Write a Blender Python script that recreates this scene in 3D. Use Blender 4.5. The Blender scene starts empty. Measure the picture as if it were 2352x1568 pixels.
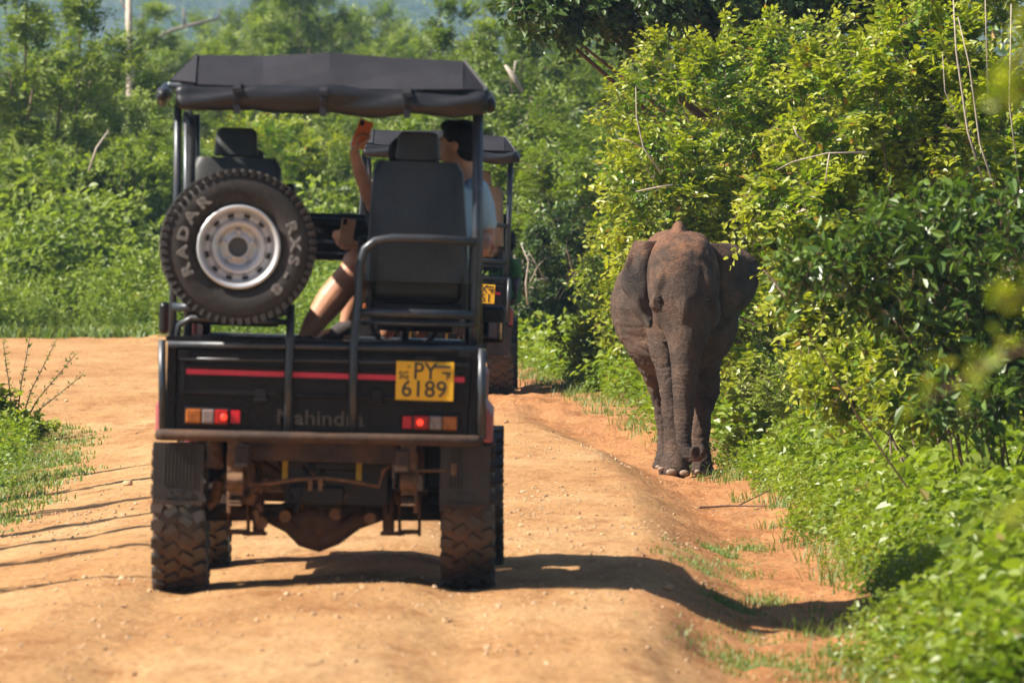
import bpy, math, random
import numpy as np
from mathutils import Vector, Matrix

C = bpy.context.scene.collection
SC = bpy.context.scene
R = math.radians
rng = np.random.default_rng(7)
random.seed(7)

# ------------------------------------------------------------------ camera
F = 19600.0          # focal length in units of a 2352 px wide picture (300 mm lens on 36 mm)
CAMZ = 1.92
cam = bpy.data.cameras.new('camera'); cam.lens = 300.0; cam.sensor_width = 36.0
cam.clip_start = 0.5; cam.clip_end = 5000
cam.dof.use_dof = True; cam.dof.focus_distance = 67.0; cam.dof.aperture_fstop = 7.5
camo = bpy.data.objects.new('camera', cam); C.objects.link(camo)
camo.location = (0, 0, CAMZ); camo.rotation_euler = (R(90 - 0.909), 0, 0)
SC.camera = camo

# ------------------------------------------------------------------ light
SUN_EL, SUN_AZ = 45.0, 12.0     # azimuth: how far the sun stands behind the camera, from due left
sx = -math.cos(R(SUN_AZ)) * math.cos(R(SUN_EL)); sy = -math.sin(R(SUN_AZ)) * math.cos(R(SUN_EL)); sz = math.sin(R(SUN_EL))
sun = bpy.data.lights.new('sun', 'SUN'); sun.energy = 5.0; sun.angle = R(0.5); sun.color = (1.0, 0.93, 0.82)
suno = bpy.data.objects.new('sun', sun); C.objects.link(suno)
suno.rotation_euler = Vector((sx, sy, sz)).to_track_quat('Z', 'Y').to_euler()
w = bpy.data.worlds.new('World'); SC.world = w; w.use_nodes = True
nt = w.node_tree; nt.nodes.clear()
sky = nt.nodes.new('ShaderNodeTexSky'); sky.sky_type = 'NISHITA'; sky.sun_disc = False
sky.sun_elevation = R(SUN_EL); sky.sun_rotation = math.atan2(sx, sy)
sky.air_density = 1.0; sky.dust_density = 1.0
bg = nt.nodes.new('ShaderNodeBackground'); bg.inputs['Strength'].default_value = 0.05
out = nt.nodes.new('ShaderNodeOutputWorld')
nt.links.new(sky.outputs[0], bg.inputs[0]); nt.links.new(bg.outputs[0], out.inputs[0])
SC.view_settings.view_transform = 'Standard'; SC.view_settings.look = 'None'
SC.view_settings.exposure = 1.18; SC.view_settings.gamma = 1.0; SC.view_settings.use_curve_mapping = False
SC.cycles.max_bounces = 8; SC.cycles.diffuse_bounces = 3; SC.cycles.transmission_bounces = 5
SC.cycles.transparent_max_bounces = 8; SC.cycles.volume_bounces = 0
SC.cycles.use_denoising = True

def W(px, py, Y):               # a pixel of the 2352 x 1568 picture, at distance Y, as a point
    return np.array([(px - 1176.0) / F * Y, Y, CAMZ - (py - 473.0) / F * Y])

# ------------------------------------------------------------------ noise
def _h(ix, iy, s):
    n = (ix.astype(np.int64) * 374761393 + iy.astype(np.int64) * 668265263 + s * 1442695041) & 0xffffffff
    n = ((n ^ (n >> 13)) * 1274126177) & 0xffffffff
    return ((n ^ (n >> 16)) & 0xffff) / 65535.0
def vn(x, y, s=0):
    x = np.asarray(x, float); y = np.asarray(y, float)
    ix = np.floor(x); iy = np.floor(y); fx = x - ix; fy = y - iy
    fx = fx * fx * (3 - 2 * fx); fy = fy * fy * (3 - 2 * fy)
    a = _h(ix, iy, s); b = _h(ix + 1, iy, s); c = _h(ix, iy + 1, s); d = _h(ix + 1, iy + 1, s)
    return (a * (1 - fx) + b * fx) * (1 - fy) + (c * (1 - fx) + d * fx) * fy - 0.5
def fbm(x, y, s=0, o=4):
    r = 0; a = 1.0
    for k in range(o):
        r = r + a * vn(x * 2 ** k, y * 2 ** k, s + k * 17); a *= 0.5
    return r
def sst(a, b, x):
    t = np.clip((np.asarray(x, float) - a) / (b - a), 0, 1); return t * t * (3 - 2 * t)

# ------------------------------------------------------------------ materials
def new_mat(name):
    m = bpy.data.materials.new(name); m.use_nodes = True
    return m, m.node_tree, m.node_tree.nodes['Principled BSDF']
def ramp(nt, fac, stops):
    r = nt.nodes.new('ShaderNodeValToRGB'); nt.links.new(fac, r.inputs[0])
    while len(r.color_ramp.elements) < len(stops): r.color_ramp.elements.new(0.5)
    for e, (p, c) in zip(r.color_ramp.elements, stops):
        e.position = p; e.color = (*c, 1) if len(c) == 3 else c
    return r.outputs[0]
def noise(nt, scale, detail=4, rough=0.55, coord='Object', vec=None, stretch=None):
    tc = nt.nodes.new('ShaderNodeTexCoord'); v = tc.outputs[coord] if vec is None else vec
    if stretch:
        mp = nt.nodes.new('ShaderNodeMapping'); mp.inputs['Scale'].default_value = stretch
        nt.links.new(v, mp.inputs[0]); v = mp.outputs[0]
    n = nt.nodes.new('ShaderNodeTexNoise'); n.inputs['Scale'].default_value = scale
    n.inputs['Detail'].default_value = detail; n.inputs['Roughness'].default_value = rough
    nt.links.new(v, n.inputs['Vector']); return n.outputs[0]
def mixc(nt, fac, a, b, mode='MIX'):
    m = nt.nodes.new('ShaderNodeMix'); m.data_type = 'RGBA'; m.blend_type = mode
    for s, v in ((m.inputs[0], fac), (m.inputs[6], a), (m.inputs[7], b)):
        if hasattr(v, 'is_linked'): nt.links.new(v, s)
        elif isinstance(v, (int, float)): s.default_value = v
        else: s.default_value = (*v, 1)
    return m.outputs[2]
def mth(nt, op, a, b=None, clamp=False):
    m = nt.nodes.new('ShaderNodeMath'); m.operation = op; m.use_clamp = clamp
    for s, v in ((m.inputs[0], a), (m.inputs[1], b)):
        if v is None: continue
        if hasattr(v, 'is_linked'): nt.links.new(v, s)
        else: s.default_value = v
    return m.outputs[0]
def bump(nt, bs, h, strength=0.5, dist=0.01):
    b = nt.nodes.new('ShaderNodeBump'); b.inputs['Strength'].default_value = strength; b.inputs['Distance'].default_value = dist
    nt.links.new(h, b.inputs['Height']); nt.links.new(b.outputs[0], bs.inputs['Normal'])
def simple(name, c, rough=0.5, metal=0.0, spec=0.5, vary=0.25, scale=12, bmp=0.0, dust=0.0, dustc=(0.23, 0.12, 0.06)):
    m, nt, bs = new_mat(name)
    n = noise(nt, scale)
    dark = tuple(v * (1 - vary) for v in c); lite = tuple(min(1, v * (1 + vary)) for v in c)
    col = ramp(nt, n, [(0.3, dark), (0.7, lite)])
    if dust > 0:
        n2 = noise(nt, 3.1, 6, 0.65)
        f = ramp(nt, n2, [(0.42, (0, 0, 0)), (0.72, (dust,) * 3)])
        col = mixc(nt, f, col, dustc)
        rr = mixc(nt, f, (rough,) * 3, (0.85,) * 3); nt.links.new(rr, bs.inputs['Roughness'])
    else: bs.inputs['Roughness'].default_value = rough
    nt.links.new(col, bs.inputs['Base Color'])
    bs.inputs['Metallic'].default_value = metal; bs.inputs['Specular IOR Level'].default_value = spec
    if bmp: bump(nt, bs, noise(nt, scale * 3, 5), bmp, 0.004)
    return m

def leaf_mat(name, dark, lite, young, rough=0.42, transl=0.38, brown=None, youngmax=0.85, spec=0.5):
    m, nt, bs = new_mat(name)
    a = nt.nodes.new('ShaderNodeAttribute'); a.attribute_name = 'rnd'
    g = nt.nodes.new('ShaderNodeAttribute'); g.attribute_name = 'age'
    base = mixc(nt, a.outputs['Fac'], dark, lite)
    ag = ramp(nt, g.outputs['Fac'], [(0.45, (0, 0, 0)), (1.0, (youngmax,) * 3)])
    col = mixc(nt, ag, base, young)
    if brown:
        br = ramp(nt, a.outputs['Fac'], [(0.955, (0, 0, 0)), (0.965, (0.9,) * 3)])
        col = mixc(nt, br, col, brown)
    nt.links.new(col, bs.inputs['Base Color']); bs.inputs['Roughness'].default_value = rough
    bs.inputs['Specular IOR Level'].default_value = spec
    tr = nt.nodes.new('ShaderNodeBsdfTranslucent')
    tcol = mixc(nt, 1.0, col, (1.25, 1.3, 0.45), 'MULTIPLY'); nt.links.new(tcol, tr.inputs[0])
    mx = nt.nodes.new('ShaderNodeMixShader'); mx.inputs[0].default_value = transl
    nt.links.new(bs.outputs[0], mx.inputs[1]); nt.links.new(tr.outputs[0], mx.inputs[2])
    nt.links.new(mx.outputs[0], nt.nodes['Material Output'].inputs[0])
    return m

# ------------------------------------------------------------------ objects
def tag(o, label=None, cat=None, group=None, kind=None):
    if label: o['label'] = label
    if cat: o['category'] = cat
    if group: o['group'] = group
    if kind: o['kind'] = kind
    return o
def empty(name, loc=(0, 0, 0), rz=0.0):
    o = bpy.data.objects.new(name, None); o.location = loc; o.rotation_euler = (0, 0, rz); o.empty_display_size = 0.2
    C.objects.link(o); return o
def link(name, me, parent=None, mat=None):
    o = bpy.data.objects.new(name, me); C.objects.link(o)
    if parent is not None: o.parent = parent
    if mat is not None and len(me.materials) == 0: me.materials.append(mat)
    return o
def np_mesh(name, V, quads=None, tris=None, attrs=None, smooth=False):
    """fast mesh: V (n,3); quads (q,4); tris (t,3); attrs: dict of per-face floats (quads first)"""
    me = bpy.data.meshes.new(name)
    quads = np.zeros((0, 4), np.int64) if quads is None else np.asarray(quads).reshape(-1, 4)
    tris = np.zeros((0, 3), np.int64) if tris is None else np.asarray(tris).reshape(-1, 3)
    V = np.asarray(V, np.float32)
    me.vertices.add(len(V)); me.vertices.foreach_set('co', V.ravel())
    nl = quads.size + tris.size; nf = len(quads) + len(tris)
    me.loops.add(nl); me.loops.foreach_set('vertex_index', np.concatenate([quads.ravel(), tris.ravel()]).astype(np.int32))
    me.polygons.add(nf)
    st = np.concatenate([np.arange(len(quads)) * 4, len(quads) * 4 + np.arange(len(tris)) * 3]).astype(np.int32)
    me.polygons.foreach_set('loop_start', st)
    try: me.polygons.foreach_set('loop_total', np.concatenate([np.full(len(quads), 4), np.full(len(tris), 3)]).astype(np.int32))
    except Exception: pass
    if attrs:
        for k, v in attrs.items():
            at = me.attributes.new(k, 'FLOAT', 'FACE'); at.data.foreach_set('value', np.asarray(v, np.float32))
    me.update(calc_edges=True)
    me.polygons.foreach_set('use_smooth', np.full(nf, bool(smooth)))
    return me

class MB:
    """collects shapes, then links them as ONE mesh object"""
    def __init__(s, xf=None): s.v = []; s.f = []; s.n = 0; s.xf = xf
    def add(s, V, Fs):
        V = np.asarray(V, float).reshape(-1, 3)
        s.v.append(V); s.f += [tuple(i + s.n for i in f) for f in Fs]; s.n += len(V); return s
    def box(s, c, d, rot=None):
        c = np.array(c, float); h = np.array(d, float) / 2
        V = np.array([[a, b, e] for a in (-1, 1) for b in (-1, 1) for e in (-1, 1)]) * h
        if rot is not None: V = V @ np.array(Matrix(rot)).T[:3, :3] if not isinstance(rot, np.ndarray) else V @ rot.T
        return s.add(V + c, [(0, 1, 3, 2), (4, 6, 7, 5), (0, 4, 5, 1), (2, 3, 7, 6), (0, 2, 6, 4), (1, 5, 7, 3)])
    def hexa(s, P): return s.add(P, [(0, 1, 3, 2), (4, 6, 7, 5), (0, 4, 5, 1), (2, 3, 7, 6), (0, 2, 6, 4), (1, 5, 7, 3)])
    def tube(s, path, r, n=10, cap=True):
        P = np.array(path, float); k = len(P)
        rr = np.full(k, r, float) if np.isscalar(r) else np.array(r, float)
        T = np.gradient(P, axis=0); T /= np.linalg.norm(T, axis=1)[:, None] + 1e-9
        ref = np.array([0, 0, 1.0]) if abs(T[0][2]) < 0.9 else np.array([1.0, 0, 0])
        u = np.cross(T[0], ref); u /= np.linalg.norm(u); V = []
        for i in range(k):
            u = u - T[i] * (u @ T[i]); u /= np.linalg.norm(u) + 1e-9; w_ = np.cross(T[i], u)
            for j in range(n):
                a = 2 * math.pi * j / n; V.append(P[i] + rr[i] * (math.cos(a) * u + math.sin(a) * w_))
        Fs = [(i * n + j, i * n + (j + 1) % n, (i + 1) * n + (j + 1) % n, (i + 1) * n + j) for i in range(k - 1) for j in range(n)]
        if cap: Fs += [tuple(range(n - 1, -1, -1)), tuple((k - 1) * n + j for j in range(n))]
        return s.add(V, Fs)
    def sweep(s, secs, n=20):
        """secs: (x,y,z,rx,ry): ellipse rx along X, ry across; closed, capped"""
        S = np.array(secs, float); P = S[:, :3]; k = len(P)
        T = np.gradient(P, axis=0); T /= np.linalg.norm(T, axis=1)[:, None] + 1e-9; V = []
        for i in range(k):
            u = np.array([1.0, 0, 0]); u = u - T[i] * (u @ T[i])
            if np.linalg.norm(u) < 0.2: u = np.array([0, 0, 1.0]); u = u - T[i] * (u @ T[i])
            u /= np.linalg.norm(u); w_ = np.cross(T[i], u)
            for j in range(n):
                a = 2 * math.pi * j / n; V.append(P[i] + S[i, 3] * math.cos(a) * u + S[i, 4] * math.sin(a) * w_)
        Fs = [(i * n + j, i * n + (j + 1) % n, (i + 1) * n + (j + 1) % n, (i + 1) * n + j) for i in range(k - 1) for j in range(n)]
        V.append(P[0] - T[0] * min(S[0, 3], S[0, 4]) * .45); V.append(P[-1] + T[-1] * min(S[-1, 3], S[-1, 4]) * .45)
        a, b = k * n, k * n + 1
        Fs += [(a, (j + 1) % n, j) for j in range(n)] + [(b, (k - 1) * n + j, (k - 1) * n + (j + 1) % n) for j in range(n)]
        return s.add(V, Fs)
    def ell(s, c, r, rot=None, nu=20, nv=12):
        V = [(0, 0, 1.0)] + [(math.sin(math.pi * i / nv) * math.cos(2 * math.pi * j / nu), math.sin(math.pi * i / nv) * math.sin(2 * math.pi * j / nu), math.cos(math.pi * i / nv)) for i in range(1, nv) for j in range(nu)] + [(0, 0, -1.0)]
        V = np.array(V) * np.array(r, float)
        if rot is not None: V = V @ np.array(Matrix.Rotation(rot[0], 3, rot[1])).T
        Fs = [(0, 1 + j, 1 + (j + 1) % nu) for j in range(nu)]
        for i in range(nv - 2):
            for j in range(nu):
                a = 1 + i * nu; Fs.append((a + j, a + nu + j, a + nu + (j + 1) % nu, a + (j + 1) % nu))
        a = 1 + (nv - 2) * nu; Fs += [(a + j, a + nu, a + (j + 1) % nu) for j in range(nu)]
        return s.add(V + np.array(c, float), Fs)
    def lathe(s, prof, c=(0, 0, 0), axis='y', n=40, closed=False):
        """prof: (radius, along axis)"""
        V = []; k = len(prof)
        for r, h in prof:
            for j in range(n):
                a = 2 * math.pi * j / n; ca, sa = r * math.cos(a), r * math.sin(a)
                V.append({'y': (ca, h, sa), 'x': (h, ca, sa), 'z': (ca, sa, h)}[axis])
        rngk = k if closed else k - 1
        Fs = [(i * n + j, i * n + (j + 1) % n, ((i + 1) % k) * n + (j + 1) % n, ((i + 1) % k) * n + j) for i in range(rngk) for j in range(n)]
        return s.add(np.array(V) + np.array(c, float), Fs)
    def grid(s, P):
        """P: array (m,n,3)"""
        P = np.asarray(P, float); m, n = P.shape[:2]
        return s.add(P.reshape(-1, 3), [(i * n + j, i * n + j + 1, (i + 1) * n + j + 1, (i + 1) * n + j) for i in range(m - 1) for j in range(n - 1)])
    def mesh(s, name, smooth=False):
        V = np.concatenate(s.v)
        if s.xf is not None: V = s.xf(V)
        q = [f for f in s.f if len(f) == 4]; t = [f for f in s.f if len(f) == 3]; o = [f for f in s.f if len(f) > 4]
        if not o: me = np_mesh(name, V, q or None, t or None)
        else:
            me = bpy.data.meshes.new(name); me.from_pydata([tuple(x) for x in V], [], s.f); me.update()
        if smooth:
            me.polygons.foreach_set('use_smooth', np.ones(len(me.polygons), bool))
        return me
    def build(s, name, mat, parent=None, smooth=False, bevel=0.0, seg=2, auto=False):
        me = s.mesh(name, smooth or auto); o = link(name, me, parent, mat)
        if auto:
            try: me.set_sharp_from_angle(angle=R(38))
            except Exception: pass
        if bevel:
            b = o.modifiers.new('b', 'BEVEL'); b.width = bevel; b.segments = seg; b.limit_method = 'ANGLE'; b.angle_limit = R(40)
        return o

def fused(name, mb, voxel, it, mat, parent=None, disp=None, factor=0.5):
    """union of overlapping closed shapes as ONE continuous smooth surface"""
    me = mb.mesh(name); o = bpy.data.objects.new('tmp', me); C.objects.link(o)
    m = o.modifiers.new('r', 'REMESH'); m.mode = 'VOXEL'; m.voxel_size = voxel; m.adaptivity = 0
    m = o.modifiers.new('s', 'SMOOTH'); m.factor = factor; m.iterations = it
    dg = bpy.context.evaluated_depsgraph_get(); me2 = bpy.data.meshes.new_from_object(o.evaluated_get(dg))
    bpy.data.objects.remove(o); me2.name = name
    n = len(me2.vertices); co = np.empty(n * 3, np.float32); me2.vertices.foreach_get('co', co); co = co.reshape(-1, 3)
    if disp is not None:
        nr = np.empty(n * 3, np.float32); me2.vertices.foreach_get('normal', nr); nr = nr.reshape(-1, 3)
        co = co + nr * disp(co, nr)[:, None].astype(np.float32)
        me2.vertices.foreach_set('co', co.ravel()); me2.update()
    me2.polygons.foreach_set('use_smooth', np.ones(len(me2.polygons), bool))
    me2.materials.clear()
    return link(name, me2, parent, mat)

def text_mesh(name, body, size, extrude, mat, parent, loc, rot, sx_=1.0, offset=0.0):
    cu = bpy.data.curves.new(name, 'FONT'); cu.body = body; cu.size = size; cu.extrude = extrude; cu.offset = offset
    cu.align_x = 'CENTER'; cu.align_y = 'CENTER'; cu.resolution_u = 3
    o = bpy.data.objects.new('tmp', cu); C.objects.link(o)
    dg = bpy.context.evaluated_depsgraph_get(); me = bpy.data.meshes.new_from_object(o.evaluated_get(dg))
    bpy.data.objects.remove(o); me.name = name
    co = np.empty(len(me.vertices) * 3, np.float32); me.vertices.foreach_get('co', co); co = co.reshape(-1, 3)
    co[:, 0] *= sx_; me.vertices.foreach_set('co', co.ravel()); me.update(); me.materials.clear()
    t = link(name, me, parent, mat); t.location = loc; t.rotation_euler = rot
    return t
# ------------------------------------------------------------------ terrain
_ey = [20, 38, 46, 55, 61, 68, 76, 85, 92, 100, 108, 116, 124, 128]
_ex = [1.3, 1.6, 1.85, 1.92, 1.88, 1.72, 1.2, 0.68, 0.3, -0.05, -1.2, -3.0, -5.6, -7.6]
def xe(Y): return np.interp(Y, _ey, _ex)          # right-hand edge of the bare dirt
_ly = [20, 45, 55, 60, 66, 79, 84, 90]
_lx = [-4.2, -3.7, -3.42, -3.38, -3.5, -4.0, -5.2, -12]
def xl(Y): return np.interp(Y, _ly, _lx)          # left-hand edge
def g_raw(x, y):
    x = np.asarray(x, float); y = np.asarray(y, float)
    d = x - xe(y)
    near = 1 - sst(72, 85, y)
    z = -0.24 * sst(-1.15, -0.5, d) * near
    z = z + (0.24 * near + 0.1) * sst(-0.25, 1.1, d) + 0.10 * np.clip(d - 0.8, 0, 6) * near
    left = (1 - sst(70, 92, y))
    z = z - np.clip(0.15 * (-2.15 - x), 0, 0.32) * left
    z = z + 0.035 * np.exp(-((x + 0.75) / 0.45) ** 2) * (1 - sst(55, 70, y))
    z = z + 0.25 * sst(126, 131, y) + np.clip(y - 130, 0, 400) * 0.012
    return z
def g(x, y):
    x = np.asarray(x, float); y = np.asarray(y, float)
    z = g_raw(x, y)
    z = z + 0.020 * fbm(x * 0.7, y * 0.25, 3, 3) * sst(-30, 30, y)
    z = z - 0.03 * np.exp(-((x + 1.68 - 0.0 * y) / 0.16) ** 2) - 0.03 * np.exp(-((x + 0.25) / 0.16) ** 2)
    return z
def G(x, y): return float(g(np.array([x]), np.array([y]))[0])

def ground_mat():
    m, nt, bs = new_mat('laterite_dirt')
    tc = nt.nodes.new('ShaderNodeTexCoord'); P = tc.outputs['Object']
    big = noise(nt, 0.55, 5, 0.6, vec=P, stretch=(1, 0.35, 1))
    c = ramp(nt, big, [(0.3, (0.38, 0.190, 0.075)), (0.5, (0.49, 0.275, 0.118)), (0.72, (0.57, 0.355, 0.175))])
    red = nt.nodes.new('ShaderNodeAttribute'); red.attribute_name = 'red'
    rmix = mth(nt, 'MULTIPLY', red.outputs['Fac'], 0.8)
    c = mixc(nt, rmix, c, (0.43, 0.185, 0.072))
    fine = noise(nt, 26, 8, 0.75, vec=P, stretch=(1, 0.6, 1))
    f = ramp(nt, fine, [(0.35, (0.50, 0.40, 0.33)), (0.46, (0.90, 0.88, 0.86)), (0.54, (1.02, 1.02, 1.02)), (0.65, (1.3, 1.36, 1.42))])
    c = mixc(nt, 1.0, c, f, 'MULTIPLY')
    mid = noise(nt, 3.2, 6, 0.68, vec=P, stretch=(1, 0.3, 1))
    f = ramp(nt, mid, [(0.34, (0.72, 0.62, 0.55)), (0.46, (.93, .91, .89)), (0.6, (.99, .99, .98)), (0.72, (1.06, 1.06, 1.05))])
    c = mixc(nt, 1.0, c, f, 'MULTIPLY')
    pn = nt.nodes.new('ShaderNodeTexVoronoi'); pn.inputs['Scale'].default_value = 19
    mp = nt.nodes.new('ShaderNodeMapping'); mp.inputs['Scale'].default_value = (1, .55, 1); nt.links.new(P, mp.inputs[0]); nt.links.new(mp.outputs[0], pn.inputs['Vector'])
    sel = ramp(nt, pn.outputs['Color'], [(0.70, (0, 0, 0)), (0.72, (1, 1, 1))])
    peb = ramp(nt, pn.outputs['Distance'], [(0.16, (1, 1, 1)), (0.24, (0, 0, 0))])
    pf = mixc(nt, 1.0, sel, peb, 'MULTIPLY')
    c = mixc(nt, mth(nt, 'MULTIPLY', pf, 0.55), c, (0.60, 0.47, 0.34))
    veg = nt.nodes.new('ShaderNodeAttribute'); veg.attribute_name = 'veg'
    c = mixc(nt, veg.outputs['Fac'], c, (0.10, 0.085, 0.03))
    nt.links.new(c, bs.inputs['Base Color']); bs.inputs['Roughness'].default_value = 0.95; bs.inputs['Specular IOR Level'].default_value = 0.15
    h = mth(nt, 'ADD', mth(nt, 'MULTIPLY', fine, 0.7), mth(nt, 'MULTIPLY', mid, 1.6))
    h = mth(nt, 'ADD', h, mth(nt, 'MULTIPLY', pf, 0.25))
    bump(nt, bs, h, 0.9, 0.036)
    return m
GM = ground_mat()
def sheet(name, X, Yv, zoff=0.0, detail=True):
    xx, yy = np.meshgrid(X, Yv); z = g(xx, yy) + zoff
    if detail:
        z = z + 0.014 * fbm(xx * 3.1, yy * 1.3, 11, 3) + 0.014 * np.abs(fbm(xx * 8, yy * 2.4, 31, 2)) + .006 * fbm(xx * 14, yy * .6, 37, 2)
        d_ = xx - xe(yy); z = z + 0.065 * fbm(xx * 4.3, yy * 1.6, 71, 4) * sst(-1.2, -0.7, d_)
    V = np.stack([xx, yy, z], -1).reshape(-1, 3); m_, n_ = xx.shape
    idx = np.arange(m_ * n_).reshape(m_, n_)
    Q = np.stack([idx[:-1, :-1], idx[:-1, 1:], idx[1:, 1:], idx[1:, :-1]], -1).reshape(-1, 4)
    me = np_mesh(name, V, Q, smooth=True)
    d = (xx - xe(yy)).ravel(); dl = (xl(yy) - xx).ravel()
    n1 = fbm(xx * 1.3, yy * .5, 5, 3).ravel()
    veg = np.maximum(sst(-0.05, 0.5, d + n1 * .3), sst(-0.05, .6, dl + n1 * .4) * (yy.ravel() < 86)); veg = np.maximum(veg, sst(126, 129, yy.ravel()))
    red = sst(-1.15, -0.6, d + n1 * .5) * (1 - sst(104, 112, yy.ravel())) * .9
    red = np.maximum(red, sst(74, 82, yy.ravel()) * (1 - sst(100, 112, yy.ravel())) * sst(-3.6, -1.5, xx.ravel()) * .8)
    for k, v in (('veg', veg), ('red', red)):
        a = me.attributes.new(k, 'FLOAT', 'POINT'); a.data.foreach_set('value', v.astype(np.float32))
    return me
# wide sheet under and around everything, then the dirt road laid 3 cm above it
me = sheet('ground', np.linspace(-160, 160, 130), np.concatenate([np.linspace(-25, 140, 80), np.linspace(145, 420, 30)]), -0.32, False)
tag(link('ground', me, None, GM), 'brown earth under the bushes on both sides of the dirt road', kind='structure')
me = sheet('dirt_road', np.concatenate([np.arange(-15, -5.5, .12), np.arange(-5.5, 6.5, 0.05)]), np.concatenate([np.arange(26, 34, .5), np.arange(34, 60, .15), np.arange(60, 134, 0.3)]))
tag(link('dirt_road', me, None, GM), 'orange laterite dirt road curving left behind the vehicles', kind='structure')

# far hills
def hz(x, y):
    a = 26 * sst(300, 520, y) * (0.55 + 0.45 * sst(60, -90, x)) * (0.62 + .5 * vn(x * .012 + 3.3, y * .006, 5))
    b = 118 * sst(1500, 2500, y) * (.75 + .6 * vn(x * .009, y * .002, 9))
    return 2.0 * sst(270, 420, y) + a * .16 + b + 1.6 * fbm(x * .05, y * .05, 8, 3)
xx, yy = np.meshgrid(np.linspace(-420, 420, 110), np.linspace(300, 2800, 170))
V = np.stack([xx, yy, hz(xx, yy) - 1.0], -1).reshape(-1, 3); idx = np.arange(xx.size).reshape(xx.shape)
Q = np.stack([idx[:-1, :-1], idx[:-1, 1:], idx[1:, 1:], idx[1:, :-1]], -1).reshape(-1, 4)
tag(link('hills', np_mesh('hills', V, Q, smooth=True), None, simple('hill_scrub', (0.035, 0.055, 0.02), 0.9, vary=.5, scale=.12)), 'forested blue hills far behind the trees', kind='structure')
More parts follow.
